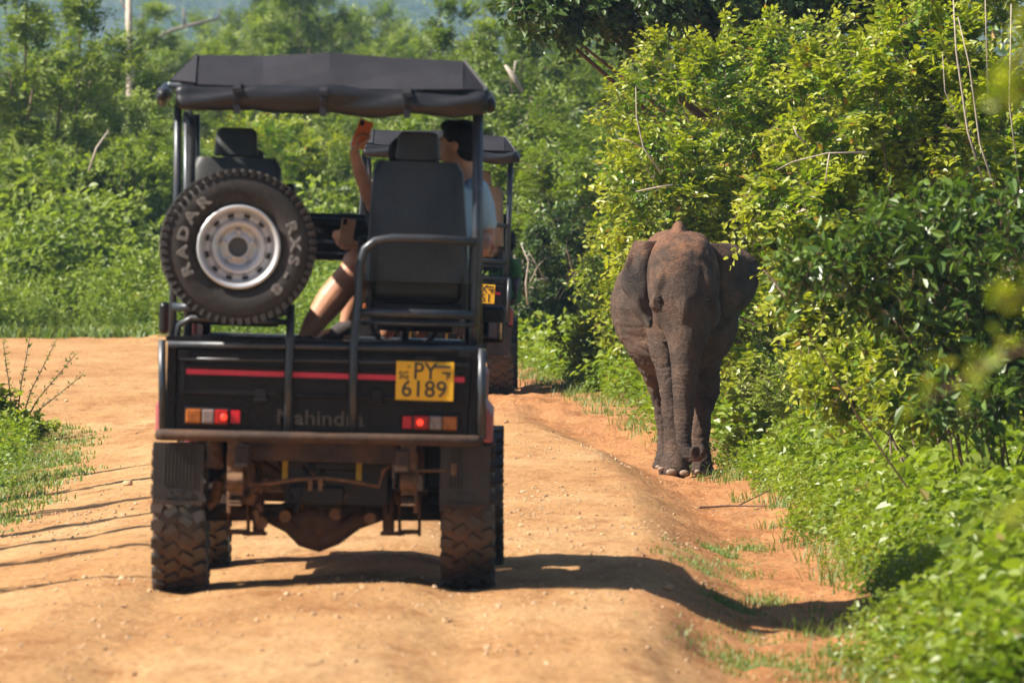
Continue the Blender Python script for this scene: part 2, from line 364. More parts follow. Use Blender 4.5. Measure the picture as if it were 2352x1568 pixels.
# ------------------------------------------------------------------ elephant
def skin_mat(name='elephant_skin', tint=(1, 1, 1), dustk=.8):
    m, nt, bs = new_mat(name)
    tc = nt.nodes.new('ShaderNodeTexCoord'); P = tc.outputs['Object']
    n = noise(nt, 4.5, 7, 0.66, vec=P)
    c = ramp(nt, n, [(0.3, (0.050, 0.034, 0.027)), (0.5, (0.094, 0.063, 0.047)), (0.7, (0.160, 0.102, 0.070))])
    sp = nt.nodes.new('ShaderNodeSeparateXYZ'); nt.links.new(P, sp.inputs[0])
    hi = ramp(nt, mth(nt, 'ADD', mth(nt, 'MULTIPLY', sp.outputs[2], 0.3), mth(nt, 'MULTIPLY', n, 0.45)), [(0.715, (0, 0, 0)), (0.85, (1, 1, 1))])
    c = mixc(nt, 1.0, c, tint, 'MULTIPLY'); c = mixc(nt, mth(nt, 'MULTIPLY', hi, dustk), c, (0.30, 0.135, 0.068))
    sn = noise(nt, 60, 3, .7, vec=P); cl = ramp(nt, sn, [(0.62, (0, 0, 0)), (0.68, (1, 1, 1))])
    c = mixc(nt, mixc(nt, 1.0, cl, hi, 'MULTIPLY'), c, (0.12, 0.035, 0.018))
    n5 = noise(nt, 1.7, 3, .5, vec=P); c = mixc(nt, ramp(nt, n5, [(0.52, (0, 0, 0)), (0.68, (.4,) * 3)]), c, (0.17, 0.095, 0.058))
    # folds: crosswise wrinkles plus a fine cracked net
    fl = noise(nt, 9, 4, 0.6, vec=P, stretch=(0.8, 0.8, 5.5))
    fr = mth(nt, 'ABSOLUTE', mth(nt, 'SUBTRACT', fl, 0.5))
    fr = ramp(nt, fr, [(0.0, (0, 0, 0)), (0.07, (1, 1, 1))])
    v = nt.nodes.new('ShaderNodeTexVoronoi'); v.feature = 'DISTANCE_TO_EDGE'; v.inputs['Scale'].default_value = 44
    mp = nt.nodes.new('ShaderNodeMapping'); mp.inputs['Scale'].default_value = (1, 1, 2.2); nt.links.new(P, mp.inputs[0])
    wp = nt.nodes.new('ShaderNodeTexNoise'); wp.inputs['Scale'].default_value = 9; nt.links.new(P, wp.inputs[0])
    va = nt.nodes.new('ShaderNodeVectorMath'); va.operation = 'SCALE'; va.inputs['Scale'].default_value = .12; nt.links.new(wp.outputs['Color'], va.inputs[0])
    vb = nt.nodes.new('ShaderNodeVectorMath'); vb.operation = 'ADD'; nt.links.new(mp.outputs[0], vb.inputs[0]); nt.links.new(va.outputs[0], vb.inputs[1])
    nt.links.new(vb.outputs[0], v.inputs['Vector'])
    cr = ramp(nt, v.outputs['Distance'], [(0.0, (0, 0, 0)), (0.12, (1, 1, 1))])
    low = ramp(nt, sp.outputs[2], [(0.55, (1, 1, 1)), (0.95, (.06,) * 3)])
    c = mixc(nt, mixc(nt, 1.0, low, (.75,) * 3, 'MULTIPLY'), c, mixc(nt, 1.0, c, ramp(nt, fr, [(0, (.62, .6, .58)), (1, (1, 1, 1))]), 'MULTIPLY'))  # crease dirt and the shade inside folds, both put into the colour
    c = mixc(nt, 1.0, c, ramp(nt, cr, [(0, (.72, .70, .68)), (1, (1, 1, 1))]), 'MULTIPLY')
    v2 = nt.nodes.new('ShaderNodeTexVoronoi'); v2.feature = 'DISTANCE_TO_EDGE'; v2.inputs['Scale'].default_value = 15; nt.links.new(vb.outputs[0], v2.inputs['Vector'])
    cr2 = ramp(nt, v2.outputs['Distance'], [(0.0, (0, 0, 0)), (0.10, (1, 1, 1))]); c = mixc(nt, 1.0, c, ramp(nt, cr2, [(0, (.86, .84, .82)), (1, (1, 1, 1))]), 'MULTIPLY')
    blot = ramp(nt, noise(nt, 7, 6, .7, vec=P), [(0.36, (.78, .78, .79)), (0.5, (1, 1, 1)), (0.64, (1.2, 1.17, 1.14))]); c = mixc(nt, 1.0, c, blot, 'MULTIPLY')
    h = mth(nt, 'ADD', mth(nt, 'MULTIPLY', mth(nt, 'MULTIPLY', fr, low), 0.5), mth(nt, 'ADD', mth(nt, 'MULTIPLY', cr, 0.5), mth(nt, 'MULTIPLY', cr2, 0.35)))
    h = mth(nt, 'ADD', h, mth(nt, 'MULTIPLY', noise(nt, 90, 3, vec=P), 0.5))
    bump(nt, bs, h, 0.75, 0.014)
    nt.links.new(c, bs.inputs['Base Color']); bs.inputs['Roughness'].default_value = 0.8; bs.inputs['Specular IOR Level'].default_value = 0.25
    return m
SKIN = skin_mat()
EARM = skin_mat('ear_skin', (.78, .90, 1.02), .45)
k_ = 0.0014
def E(cx, cz, y=0.0): return ((cx - 560) * k_, y, (1525 - cz) * k_)
def S(cx, cz, y, hw, ry): return ((cx - 560) * k_, y, (1525 - cz) * k_, hw * k_, ry)
EX, EY = float(W(1505.5 + (560 - 560) * .403 + 0, 0, 68.0)[0]), 68.0
EX = (((2350 + 560 / 1.425) / 1.7415) - 1176) / F * 68.0
ez = G(EX, EY) + 0.0
el = empty('elephant', (EX, EY, ez)); tag(el, 'young brown elephant walking on the dirt beside the bushes', 'elephant')
mb = MB()
# head, face and trunk
mb.sweep([S(548, 185, .34, 120, .17), S(546, 225, .33, 178, .25), S(548, 300, .31, 206, .30), S(549, 380, .28, 212, .31), S(551, 460, .24, 206, .29), S(555, 540, .20, 190, .27),
          S(560, 610, .165, 168, .23), S(567, 680, .13, 138, .19), S(568, 745, .10, 112, .16), S(562, 820, .075, 92, .125), S(557, 900, .06, 80, .11), S(553, 1000, .05, 70, .096),
          S(549, 1100, .04, 63, .088), S(545, 1200, .02, 56, .078), S(547, 1290, -.01, 48, .067), S(556, 1350, -.03, 43, .06), S(578, 1388, -.07, 38, .053), S(604, 1400, -.10, 34, .048),
          S(626, 1396, -.12, 31, .044)], n=32)
mb.sweep([S(600, 1402, -.10, 30, .042), S(626, 1400, -.12, 31, .042), S(650, 1384, -.135, 29, .04), S(656, 1356, -.145, 25, .034), S(640, 1336, -.15, 20, .026)], n=20)
mb.ell(E(478, 222, .32), (.14, .2, .11)); mb.ell(E(618, 226, .32), (.14, .2, .11))          # twin domes
mb.ell(E(424, 400, .085), (.055, .08, .15), (R(12), 'Y')); mb.ell(E(682, 400, .085), (.055, .08, .15), (R(-12), 'Y')); mb.ell(E(392, 530, .12), (.05, .09, .07)); mb.ell(E(716, 530, .12), (.05, .09, .07))   # brows
mb.ell(E(432, 570, .20), (.085, .15, .16)); mb.ell(E(692, 570, .22), (.10, .16, .17))                               # cheeks
mb.ell(E(640, 700, .24), (.085, .13, .11)); mb.ell(E(565, 730, .22), (.09, .10, .09))   # jaw
mb.ell(E(380, 470, .18), (.04, .08, .05)); mb.ell(E(728, 470, .18), (.04, .08, .05))
mb.ell(E(552, 560, .0), (.07, .08, .16))                                                      # root of the trunk
# body
mb.ell(E(580, 430, .62), (.33, .38, .40)); mb.ell(E(598, 600, .82), (.40, .45, .48))
mb.ell(E(512, 560, 1.25), (.525, .72, .53)); mb.ell(E(510, 700, 1.2), (.43, .60, .40)); mb.ell(E(478, 530, 1.75), (.43, .48, .50))
mb.ell(E(535, 135, 1.15), (.065, .45, .10)); mb.ell(E(535, 190, 1.1), (.25, .6, .11)); mb.ell(E(520, 280, 1.2), (.30, .62, .24))
# front legs
mb.sweep([S(450, 560, .72, 118, .20), S(436, 700, .68, 94, .17), S(440, 800, .62, 80, .14), S(458, 900, .58, 73, .125), S(476, 1000, .53, 70, .115), S(486, 1100, .51, 63, .105), S(493, 1200, .49, 59, .10),
          S(498, 1300, .47, 58, .10), S(502, 1390, .45, 66, .11), S(503, 1450, .42, 80, .135), S(503, 1495, .40, 92, .16), S(503, 1519, .40, 92, .16)], n=24)
mb.sweep([S(690, 560, .85, 150, .24), S(695, 700, .86, 115, .2), S(692, 820, .86, 92, .16), S(692, 950, .84, 84, .14), S(690, 1040, .82, 82, .13), S(672, 1120, .80, 66, .115), S(660, 1200, .79, 60, .105),
          S(656, 1300, .78, 57, .10), S(658, 1390, .77, 58, .10), S(664, 1450, .75, 62, .12), S(670, 1500, .74, 68, .14), S(670, 1519, .74, 68, .14)], n=24)
# hind legs
mb.sweep([S(380, 620, 1.75, 160, .32), S(365, 780, 1.75, 125, .28), S(385, 900, 1.78, 90, .2), S(420, 1010, 1.84, 66, .14), S(448, 1120, 1.88, 56, .115), S(462, 1230, 1.88, 50, .10), S(470, 1340, 1.86, 50, .10),
          S(468, 1440, 1.82, 60, .12), S(462, 1500, 1.78, 72, .15), S(462, 1519, 1.78, 72, .15)], n=24)
mb.sweep([S(610, 620, 1.9, 160, .32), S(620, 800, 1.9, 120, .26), S(622, 950, 1.95, 80, .17), S(620, 1120, 2.0, 56, .12), S(618, 1300, 2.0, 52, .10), S(618, 1440, 1.97, 60, .12), S(618, 1519, 1.95, 72, .15)], n=24)
def edisp(co, nr):
    x, y, z = co[:, 0], co[:, 1], co[:, 2]
    trunk = (1 - sst(1.0, 1.22, z)) * (np.abs(x - (-.01)) < .15) * (y < .25)
    ring = np.sin(z * 190 + 3 * vn(x * 14, z * 10, 4) + 4 * vn(x * 3, z * 3, 8))
    d = 0.0034 * ring * trunk * (1 - sst(.8, 1.15, z))
    side = (y > .4)
    fold = np.abs(vn(x * 6 + y * 7, z * 36 + 5 * vn(x * 5, z * 5, 2), 13)) ; d = d - 0.030 * (0.25 - np.clip(fold, 0, .25)) * side * 1.0
    fold2 = np.abs(vn(x * 30, z * 16 + y * 8, 23)); d = d - 0.035 * (0.2 - np.clip(fold2, 0, .2)) * side * (z < .95)
    d = d + 0.012 * fbm(x * 9 + y * 5, z * 8, 41, 3)
    vert = np.abs(vn(x * 60, z * 7, 29)); face = (1 - sst(1.42, 1.5, z)) * sst(.95, 1.1, z) * (np.abs(x) < .13) * (y < .2)
    d = d - .016 * (.2 - np.clip(vert, 0, .2)) * face
    return d
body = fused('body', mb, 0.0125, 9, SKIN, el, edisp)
# ears: solid curved flaps
def ear(rows, yin, yout, ripple, flip):
    cz = [r[0] for r in rows]; P = []
    zz = np.linspace(cz[0], cz[-1], 26)
    for q, z_ in enumerate(zz):
        a = np.interp(z_, cz, [r[1] for r in rows]); b = np.interp(z_, cz, [r[2] for r in rows]); row = []
        for i in range(14):
            t = i / 13; x_ = a + (b - a) * t
            y_ = yin + (yout - yin) * t ** 1.3 + ripple * math.sin(t * 7 + z_ * .012) * t - .05 * math.sin(math.pi * t) + .05 * vn(t * 3 + 9, z_ * .01, 3)
            row.append(E(x_, z_, float(y_)))
        P.append(row)
    P = np.array(P); m_ = MB(); m_.grid(P)
    o = m_.build('ear', EARM, el, smooth=True)
    s_ = o.modifiers.new('t', 'SOLIDIFY'); s_.thickness = .022; s_.offset = 0
    s_ = o.modifiers.new('s', 'SUBSURF'); s_.levels = 1; s_.render_levels = 1
    return o
o = ear([(176, 408, 272), (205, 392, 258), (260, 375, 236), (340, 362, 206), (400, 360, 192), (450, 362, 196), (474, 362, 220), (482, 362, 232), (520, 365, 246), (570, 372, 254), (620, 375, 300), (655, 372, 330), (674, 362, 345)], .33, .42, .025, 1)
o = ear([(190, 695, 812), (212, 705, 866), (235, 725, 905), (262, 745, 948), (290, 748, 975), (360, 750, 1000), (430, 750, 984), (500, 752, 960), (545, 756, 928), (575, 762, 892), (598, 775, 830), (612, 788, 805)], .36, .62, .02, -1)
dark = simple('eye_dark', (0.012, 0.008, 0.006), 0.12, vary=.1)
for cx in (413, 692):
    m_ = MB(); m_.ell(E(cx, 512, .012), (.024, .02, .017)); o = m_.build('eye', dark, el, smooth=True)
    m_ = MB(); s2 = -1 if cx < 500 else 1
    for q, (rr, dz) in enumerate(((.026, 0), (.036, -.006), (.048, -.012))):
        pts = [(E(cx, 512, 0)[0] + rr * 1.05 * math.cos(a), .000 + .45 * rr + .01 * abs(math.cos(a)), E(cx, 512, 0)[2] + dz + rr * 1.15 * math.sin(a)) for a in np.linspace(0, 2 * math.pi, 22)]
        m_.tube(pts, .0055, 6, cap=False)
    m_.build('eyelid', SKIN, el, smooth=True)
nail = simple('toenail', (0.26, 0.18, 0.125), 0.6, vary=.3, scale=30, bmp=.2)
for (cx, cz, y, rx) in ((424, 1478, .30, 24), (483, 1494, .235, 34), (555, 1500, .245, 31), (598, 1488, .33, 18), (640, 1500, .62, 22), (682, 1502, .59, 27), (722, 1496, .66, 16), (425, 1496, 1.66, 20), (462, 1502, 1.63, 24)):
    m_ = MB(); m_.ell(E(cx, cz + 3, y + .006), (rx * k_ * .92, .020, rx * k_ * .58), nu=14, nv=8); m_.build('toenail', nail, el, smooth=True)
tipm = simple('trunk_tip_skin', (0.22, 0.12, 0.085), 0.75, vary=.25, scale=20, bmp=.3)
m_ = MB(); m_.tube([tuple(np.array(E(612, 1372, -.150)) + np.array([.027 * math.cos(a), -.008 * math.sin(a) + .01 * math.cos(a), .031 * math.sin(a)])) for a in np.linspace(0, 2 * math.pi, 22)], .0165, 10, cap=False); m_.build('trunk_tip', SKIN, el, smooth=True)
m_ = MB(); m_.ell(E(612, 1372, -.142), (.019, .010, .022)); m_.build('nostril', dark, el, smooth=True)
m_ = MB(); m_.tube([E(500, 420, 2.2), E(498, 560, 2.3), E(500, 760, 2.28), E(505, 960, 2.24)], [.04, .03, .022, .012], 10); m_.build('tail', SKIN, el, smooth=True)
# ------------------------------------------------------------------ jeeps
black = simple('black_paint', (0.009, 0.009, 0.011), 0.3, spec=.25, vary=.4, dust=.3, scale=8, dustc=(0.08, 0.05, 0.035))
tub_m = simple('dusty_black_panel', (0.006, 0.006, 0.0075), 0.27, spec=.22, vary=.4, dust=.40, scale=7, dustc=(0.035, 0.023, 0.017))
tubem = simple('steel_tube', (0.045, 0.055, 0.068), 0.3, metal=.35, vary=.3, dust=.3, dustc=(0.13, 0.08, 0.05))
rust = simple('muddy_chassis', (0.022, 0.013, 0.009), 0.75, vary=.7, scale=22, bmp=.8, dust=.75, dustc=(0.14, 0.062, 0.026))
pink = simple('faded_red_body', (0.33, 0.075, 0.085), 0.45, vary=.15, dust=.4)
redst = simple('red_stripe', (0.72, 0.03, 0.075), 0.4, vary=.1, dust=.25)
canvas = simple('canvas', (0.022, 0.021, 0.026), 0.62, spec=.3, vary=.25, scale=5, bmp=.35)
canvas_r = simple('rolled_vinyl', (0.013, 0.013, 0.016), 0.42, vary=.3, scale=6, bmp=.4)
vinyl = simple('seat_vinyl', (0.034, 0.039, 0.041), 0.42, spec=.4, vary=.35, scale=3.5, bmp=.6, dust=.25, dustc=(0.12, 0.10, 0.08))
tanv = simple('tan_vinyl', (0.33, 0.215, 0.13), 0.55, vary=.15, scale=5, bmp=.2)
def tyre_mat():
    m, nt, bs = new_mat('tyre_rubber')
    n = noise(nt, 5, 6, .65); c = ramp(nt, n, [(0.35, (0.016, 0.015, 0.015)), (0.65, (0.034, 0.030, 0.028))])
    n2 = noise(nt, 34, 4, .6); f = ramp(nt, n2, [(0.42, (0, 0, 0)), (0.7, (.4,) * 3)])
    c = mixc(nt, f, c, (0.085, 0.055, 0.038)); nt.links.new(c, bs.inputs['Base Color']); bs.inputs['Roughness'].default_value = .72
    bump(nt, bs, n2, .3, .004); return m
tyrem = tyre_mat()
mudtyre = simple('muddy_tyre', (0.045, 0.036, 0.030), 0.5, vary=.5, scale=16, bmp=.4, dust=.75, dustc=(0.21, 0.10, 0.045))
spring = simple('muddy_steel', (0.13, 0.065, 0.030), 0.7, vary=.6, scale=30, bmp=.6, dust=.5, dustc=(0.26, 0.13, 0.06))
lugm = simple('tyre_lugs', (0.030, 0.028, 0.027), 0.42, vary=.4, scale=14, bmp=.3, dust=.45, dustc=(0.15, 0.075, 0.035))
steel = simple('steel_rim', (0.60, 0.61, 0.64), 0.30, metal=.45, vary=.10, scale=9, dust=.18, dustc=(0.42, 0.27, 0.16))
hubm = simple('hub_grey', (0.075, 0.075, 0.078), 0.6, vary=.1)
letm = simple('glossy_lettering', (0.06, 0.055, 0.055), 0.2, vary=.2)
rub = simple('flap_rubber', (0.018, 0.014, 0.012), 0.5, vary=.35, bmp=.15, dust=.4, dustc=(0.08, 0.048, 0.03))
white = simple('outline_white', (0.42, 0.40, 0.37), 0.6, vary=.4, scale=40)
yel = simple('plate_yellow', (0.88, 0.48, 0.010), 0.45, vary=.05, dust=.12, dustc=(0.5, .28, .08))
ink = simple('plate_ink', (0.035, 0.035, 0.03), 0.5, vary=.2)
amber = simple('amber_lens', (0.36, 0.10, 0.018), 0.15, vary=.3, scale=30); clearl = simple('clear_lens', (0.24, 0.18, 0.165), 0.15, vary=.3, scale=30)
redl = simple('red_lens', (0.40, 0.012, 0.010), 0.14, vary=.2); refl = simple('red_reflector', (0.62, 0.01, 0.02), 0.3, vary=.1)
strap = simple('yellow_strap', (0.35, 0.24, 0.02), 0.7)
mirm, _, _b = new_mat('mirror_glass'); _b.inputs['Base Color'].default_value = (.75, .85, .88, 1); _b.inputs['Metallic'].default_value = 1; _b.inputs['Roughness'].default_value = .03
glow, _, _b = new_mat('lit_brake_lamp'); _b.inputs['Base Color'].default_value = (.6, .01, .01, 1); _b.inputs['Emission Color'].default_value = (1, .035, .015, 1); _b.inputs['Emission Strength'].default_value = 1.1
glass, _nt, _b = new_mat('windscreen'); _b.inputs['Base Color'].default_value = (.9, .95, .93, 1); _b.inputs['Transmission Weight'].default_value = 1; _b.inputs['Roughness'].default_value = 0.0; _b.inputs['IOR'].default_value = 1.01

JY = 42.6; JX = float(W(740, 0, JY)[0]); JROLL = R(1.75); PIV = .62
def roll_xf(roll):
    c, s = math.cos(roll), math.sin(roll)
    def xf(V):
        V = np.array(V, float); x = V[:, 0].copy(); z = V[:, 2] - PIV
        V[:, 0] = x * c + z * s; V[:, 2] = -x * s + z * c + PIV; return V
    return xf
_un = roll_xf(-JROLL)
def J(px, py, y=0.0):              # a pixel on the near vehicle -> its own upright coordinates
    p = W(px, py, JY + y); v = np.array([[p[0] - JX, y, p[2]]]); return _un(v)[0]
def JP(pts): return [J(*p) for p in pts]

def tyre_mesh(Rr, Wd, rim, lugs, mat, lug=None, name='tyre', sink=.010, wrap=.018):
    m_ = MB(); h = Wd / 2
    prof = [(rim - .01, -h * .62), (rim + .005, -h * .8), (rim + (Rr - rim) * .35, -h * 1.02), (rim + (Rr - rim) * .68, -h * 1.0), (Rr * .935, -h * .9), (Rr * .957, -h * .72), (Rr * .957, h * .72), (Rr * .935, h * .9), (rim + (Rr - rim) * .68, h), (rim + (Rr - rim) * .35, h * 1.02), (rim + .005, h * .8), (rim - .01, h * .62)]
    m_.lathe(prof, n=56)
    for k in range(lugs):
        for (off, yy, sk, dy, dt) in ((0, -h * .80, .35, h * .42, .58), (.5, h * .80, -.35, h * .42, .58), (.25, -h * .28, -.6, h * .50, .42), (.75, h * .28, .6, h * .50, .42)):
            a = 2 * math.pi * (k + off) / lugs; pitch = 2 * math.pi * Rr / lugs
            rot = Matrix.Rotation(-a, 3, 'Y') @ Matrix.Rotation(sk, 3, 'X')
            c = (math.cos(a) * (Rr - sink), yy, math.sin(a) * (Rr - sink))
            m_.box(c, (.030, dy, pitch * dt), np.array(rot))
        for sd in (-1, 1):          # shoulder lugs wrap down the sidewall
            a = 2 * math.pi * (k + (0 if sd < 0 else .5)) / lugs
            m_.box((math.cos(a) * Rr * .945, sd * h * .98, math.sin(a) * Rr * .945), (Rr * .085, wrap, 2 * math.pi * Rr / lugs * .5), np.array(Matrix.Rotation(-a, 3, 'Y')))
    me = m_.mesh(name); me.materials.append(mat); me.materials.append(lug or mat); me.polygons.foreach_set('material_index', np.concatenate([np.zeros(56 * 11, np.int32), np.ones(len(me.polygons) - 56 * 11, np.int32)]))
    sm = np.zeros(len(me.polygons), bool); sm[:56 * 11] = True; me.polygons.foreach_set('use_smooth', sm)
    return me
def rim_mesh(rim, sgn=-1, k=1.0):
    """steel wheel; its face looks along sgn * y"""
    m_ = MB(); s = sgn
    m_.lathe([(rim, s * .105), (rim + .006, s * .118), (rim - .006, s * .122), (rim - .018, s * .108), (rim - .028, s * .07), (rim - .042, s * .055), (rim - .058, s * .052), (rim - .066, s * .066),
              (rim - .074, s * .085), (rim - .086, s * .088), (rim - .098, s * .074), (rim - .112, s * .045), (.092, s * .035), (.080, s * .042), (.062, s * .046), (.054, s * .052), (.049, s * .05), (.049, s * .01)], n=72)
    for j in range(5):
        a = math.pi / 2 + j * 2 * math.pi / 5
        m_.lathe([(.0, s * .062), (.009, s * .062), (.013, s * .05), (.015, s * .03)], (math.cos(a) * .074, 0, math.sin(a) * .074), n=10)
    me = m_.mesh('wheel', True); me.materials.append(steel); return me
TY = tyre_mesh(.378, .262, .20, 25, mudtyre, lugm); TS = tyre_mesh(.389, .235, .205, 58, tyrem, sink=.017, wrap=.009); RM = rim_mesh(.203)
SLOT = MB(); SLOT.box((.158, -.058, 0), (.014, .012, .030)); slot_me = SLOT.mesh('rim_slot'); slot_me.materials.append(black)
SLOT = MB(); SLOT.lathe([(.048, -.036), (.001, -.036)], n=24); hub_me = SLOT.mesh('hub_cap'); hub_me.materials.append(hubm)

def slab(m_, a, b, dep, thick=.06, n=1):
    pass
def seat(o, parts_mat, cx_l, cx_r, cx_lt, cx_rt, zt, zb, y, hr=True, xf=None, hx=None):
    """rear face seen: a shaped back with rounded edges, headrest, cushion"""
    m_ = MB(xf); xs = lambda t, a, b: a + (b - a) * t
    P = []; nz = 12; nx = 12
    for side in (0, 1):
        pass
    # backrest as a closed rounded slab
    ring = []
    for k in range(nz + 1):
        t = k / nz; z = zb + (zt - zb) * t; L = xs(t, cx_l, cx_lt); Rr = xs(t, cx_r, cx_rt)
        if t > .93: sh = (t - .93) / .07 * .03; L += sh; Rr -= sh
        th = .06 + .02 * math.sin(t * math.pi); w_ = (Rr - L) / 2; cx = (Rr + L) / 2; row = []
        for j in range(28):
            a = 2 * math.pi * j / 28; ca, sa = math.cos(a), math.sin(a); p = .35
            row.append((cx + w_ * math.copysign(abs(ca) ** p, ca), y + .02 * (t - .5) - .06 * (1 - t) + th * math.copysign(abs(sa) ** .7, sa) - .012 * math.sin(j * 2.3 + k * .5) * (t < .4), z))
        ring.append(row)
    V = np.array(ring).reshape(-1, 3); n = 28
    Fs = [(i * n + j, i * n + (j + 1) % n, (i + 1) * n + (j + 1) % n, (i + 1) * n + j) for i in range(nz) for j in range(n)]
    Fs += [tuple(range(n - 1, -1, -1)), tuple(nz * n + j for j in range(n))]
    m_.add(V, Fs); b = m_.build('backrest', parts_mat, o, bevel=.018, seg=3, auto=True)
    sub = lambda nm, mb_, mt, **k: mb_.build(nm, mt, b, **k)
    if hr:
        m_ = MB(xf); hc = hx if hx is not None else (cx_lt + cx_rt) / 2; rows = []
        for k in range(9):
            t = k / 8; z = zt + .005 + .145 * t; w_ = .113 - .012 * t - (.02 if t > .9 else 0); row = []
            for j in range(20):
                a = 2 * math.pi * j / 20; ca, sa = math.cos(a), math.sin(a)
                row.append((hc + w_ * math.copysign(abs(ca) ** .5, ca), y + .015 + .02 * t + .055 * (1 - .25 * t) * math.copysign(abs(sa) ** .7, sa), z))
            rows.append(row)
        V = np.array(rows).reshape(-1, 3); n = 20
        Fs = [(i * n + j, i * n + (j + 1) % n, (i + 1) * n + (j + 1) % n, (i + 1) * n + j) for i in range(8) for j in range(n)] + [tuple(range(n - 1, -1, -1)), tuple(8 * n + j for j in range(n))]
        m_.add(V, Fs); m_.build('headrest', parts_mat, b, bevel=.02, seg=3, auto=True)
    m_ = MB(xf); m_.box(((cx_l + cx_r) / 2, y + .26, zb - .02), (cx_r - cx_l - .06, .5, .13)); m_.build('cushion', parts_mat, b, bevel=.03, seg=3, auto=True)
    m_ = MB(xf); c = (cx_l + cx_r) / 2; hw = (cx_r - cx_l) / 2 - .04
    m_.box((c, y + .22, zb - .16), (hw * 2, .44, .11)); m_.box((c - hw - .015, y + .1, zb - .05), (.035, .26, .22)); m_.box((c + hw + .015, y + .1, zb - .05), (.035, .26, .22))
    m_.build('seat_frame', black, b, bevel=.008)
    return b

def jeep(root, roll, near=True, seatm=None, plate=('PY', '6189')):
    xf = roll_xf(roll); B = lambda: MB(xf); seatm = seatm or vinyl
    def bl(nm, m_, mt, **k): return m_.build(nm, mt, root, **k)
    # ---- wheels (they stand on the road; the body leans above them)
    for (x, y, k) in ((-.725, .50, 1), (.725, .50, 1), (-.705, 3.22, 1), (.765, 3.22, 1)):
        wz = G(root.location.x + x, root.location.y + y) + .375 - root.location.z
        wo = link('wheel', RM, root); wo.location = (x, y, wz); wo.rotation_euler = (0, 0, R(90) if x > 0 else R(-90))
        t = link('tyre', TY, wo); t.rotation_euler = (0, random.uniform(0, 6), 0)
        if x < 0: t.rotation_euler[2] = R(180)
    # ---- canopy
    m_ = B(); T = [J(455, 127, .18), J(605, 129, .17), J(757, 121, .15), J(910, 133, .17), J(1064, 141, .18)]; Bm = [J(392, 188, .02), J(570, 198, .0), J(752, 203, -.01), J(935, 206, .0), J(1116, 206, .02)]
    T = np.array(T); Bm = np.array(Bm); Ln = 2.9
    tops = []
    for yy in (0, .7, 1.45, 2.2, Ln - .3):
        sag = -.022 if yy not in (0, .7, 1.45, 2.2, Ln - .3) else 0
        r = T.copy(); r[:, 1] += yy; r[:, 2] += 0.0; tops.append(r)
        if yy < 2.2: r2 = T.copy(); r2[:, 1] += yy + .35; r2[:, 2] -= .018; tops.append(r2)
    fr = Bm.copy(); fr[:, 1] = Ln
    mid = (T + Bm) / 2; mid[:, 1] -= .012
    Rb_ = np.array([J(450, 194, -.02), J(604, 199, -.02), J(757, 204, -.02), J(911, 206, -.02), J(1063, 205, -.02)])
    m_.grid(np.array([Rb_, (Rb_ * .5 + T * .5) + np.array([0, -.008, 0])] + tops + [fr]))
    for q_, b_, c_ in ((0, Rb_[0], Bm[0]), (4, Rb_[-1], Bm[-1])): m_.add([T[q_], b_, c_ + np.array([0, .02, 0])], [(0, 1, 2)])
    # side slopes
    Lt = [r[0] for r in tops]; Rt = [r[-1] for r in tops]
    Lb = [np.array([Bm[0][0], r[0][1] + (-.14 if i == 0 else 0), Bm[0][2]]) for i, r in enumerate(tops)]; Rb = [np.array([Bm[-1][0], r[-1][1] + (-.14 if i == 0 else 0), Bm[-1][2]]) for i, r in enumerate(tops)]
    m_.grid(np.array([Lb, Lt])); m_.grid(np.array([Rt, Rb]))
    o = bl('canopy', m_, canvas); s_ = o.modifiers.new('t', 'SOLIDIFY'); s_.thickness = .012
    m_ = B()
    for x in (392, 1116):
        m_.tube([J(x, 190 + (16 if x > 400 else 0), .03) + np.array([0, q, -.012]) for q in (0, 1, 2, 2.86)], .016, 10)
    a, b_ = J(392, 196, .03), J(1116, 214, .03)
    for q in (0, 1.45, 2.84): m_.tube([a + np.array([0, q, 0]), b_ + np.array([0, q, 0])], .016, 10)
    bl('roof_frame', m_, tubem, smooth=True)
    # rolled rear curtain: a lumpy roll with straps
    def rollup(p, q, r0, seed, nm='rolled_curtain'):
        p, q = np.array(p, float), np.array(q, float); L = np.linalg.norm(q - p); n = int(L / .03); pts = []; V = []; N = 22
        t_ = (q - p) / L; up = np.array([0, 0, 1.0]); sd = np.cross(t_, up); sd /= np.linalg.norm(sd); up = np.cross(sd, t_)
        for i in range(n + 1):
            s_ = i / n; c = p + (q - p) * s_; c = c + up * (-.012 * abs(math.sin(s_ * math.pi * 4)))
            for j in range(N):
                a = 2 * math.pi * j / N
                rr = r0 * (1 + .5 * float(vn(np.array([s_ * L * 5 + 1.2 * a]), np.array([a * 1.2 + seed]), seed)[()][0]) + .13 * math.sin(a * 2 + s_ * L * 6 + seed) + .07 * math.sin(a * 5 + s_ * L * 21 + seed))
                if i in (0, n): rr *= .7
                V.append(c + rr * 1.2 * math.cos(a) * up + rr * .8 * math.sin(a) * sd)
        Fs = [(i * N + j, i * N + (j + 1) % N, (i + 1) * N + (j + 1) % N, (i + 1) * N + j) for i in range(n) for j in range(N)] + [tuple(range(N - 1, -1, -1)), tuple(n * N + j for j in range(N))]
        m2 = B(); m2.add(V, Fs); return bl(nm, m2, canvas_r, smooth=True)
    c1 = rollup(J(404, 219, -.02), J(1122, 238, -.02), .052, 3)
    rollup(J(372, 218, -.10), J(386, 206, 2.9), .032, 5, 'side_curtain'); rollup(J(1126, 238, -.02), J(1112, 224, 2.9), .036, 9, 'side_curtain')
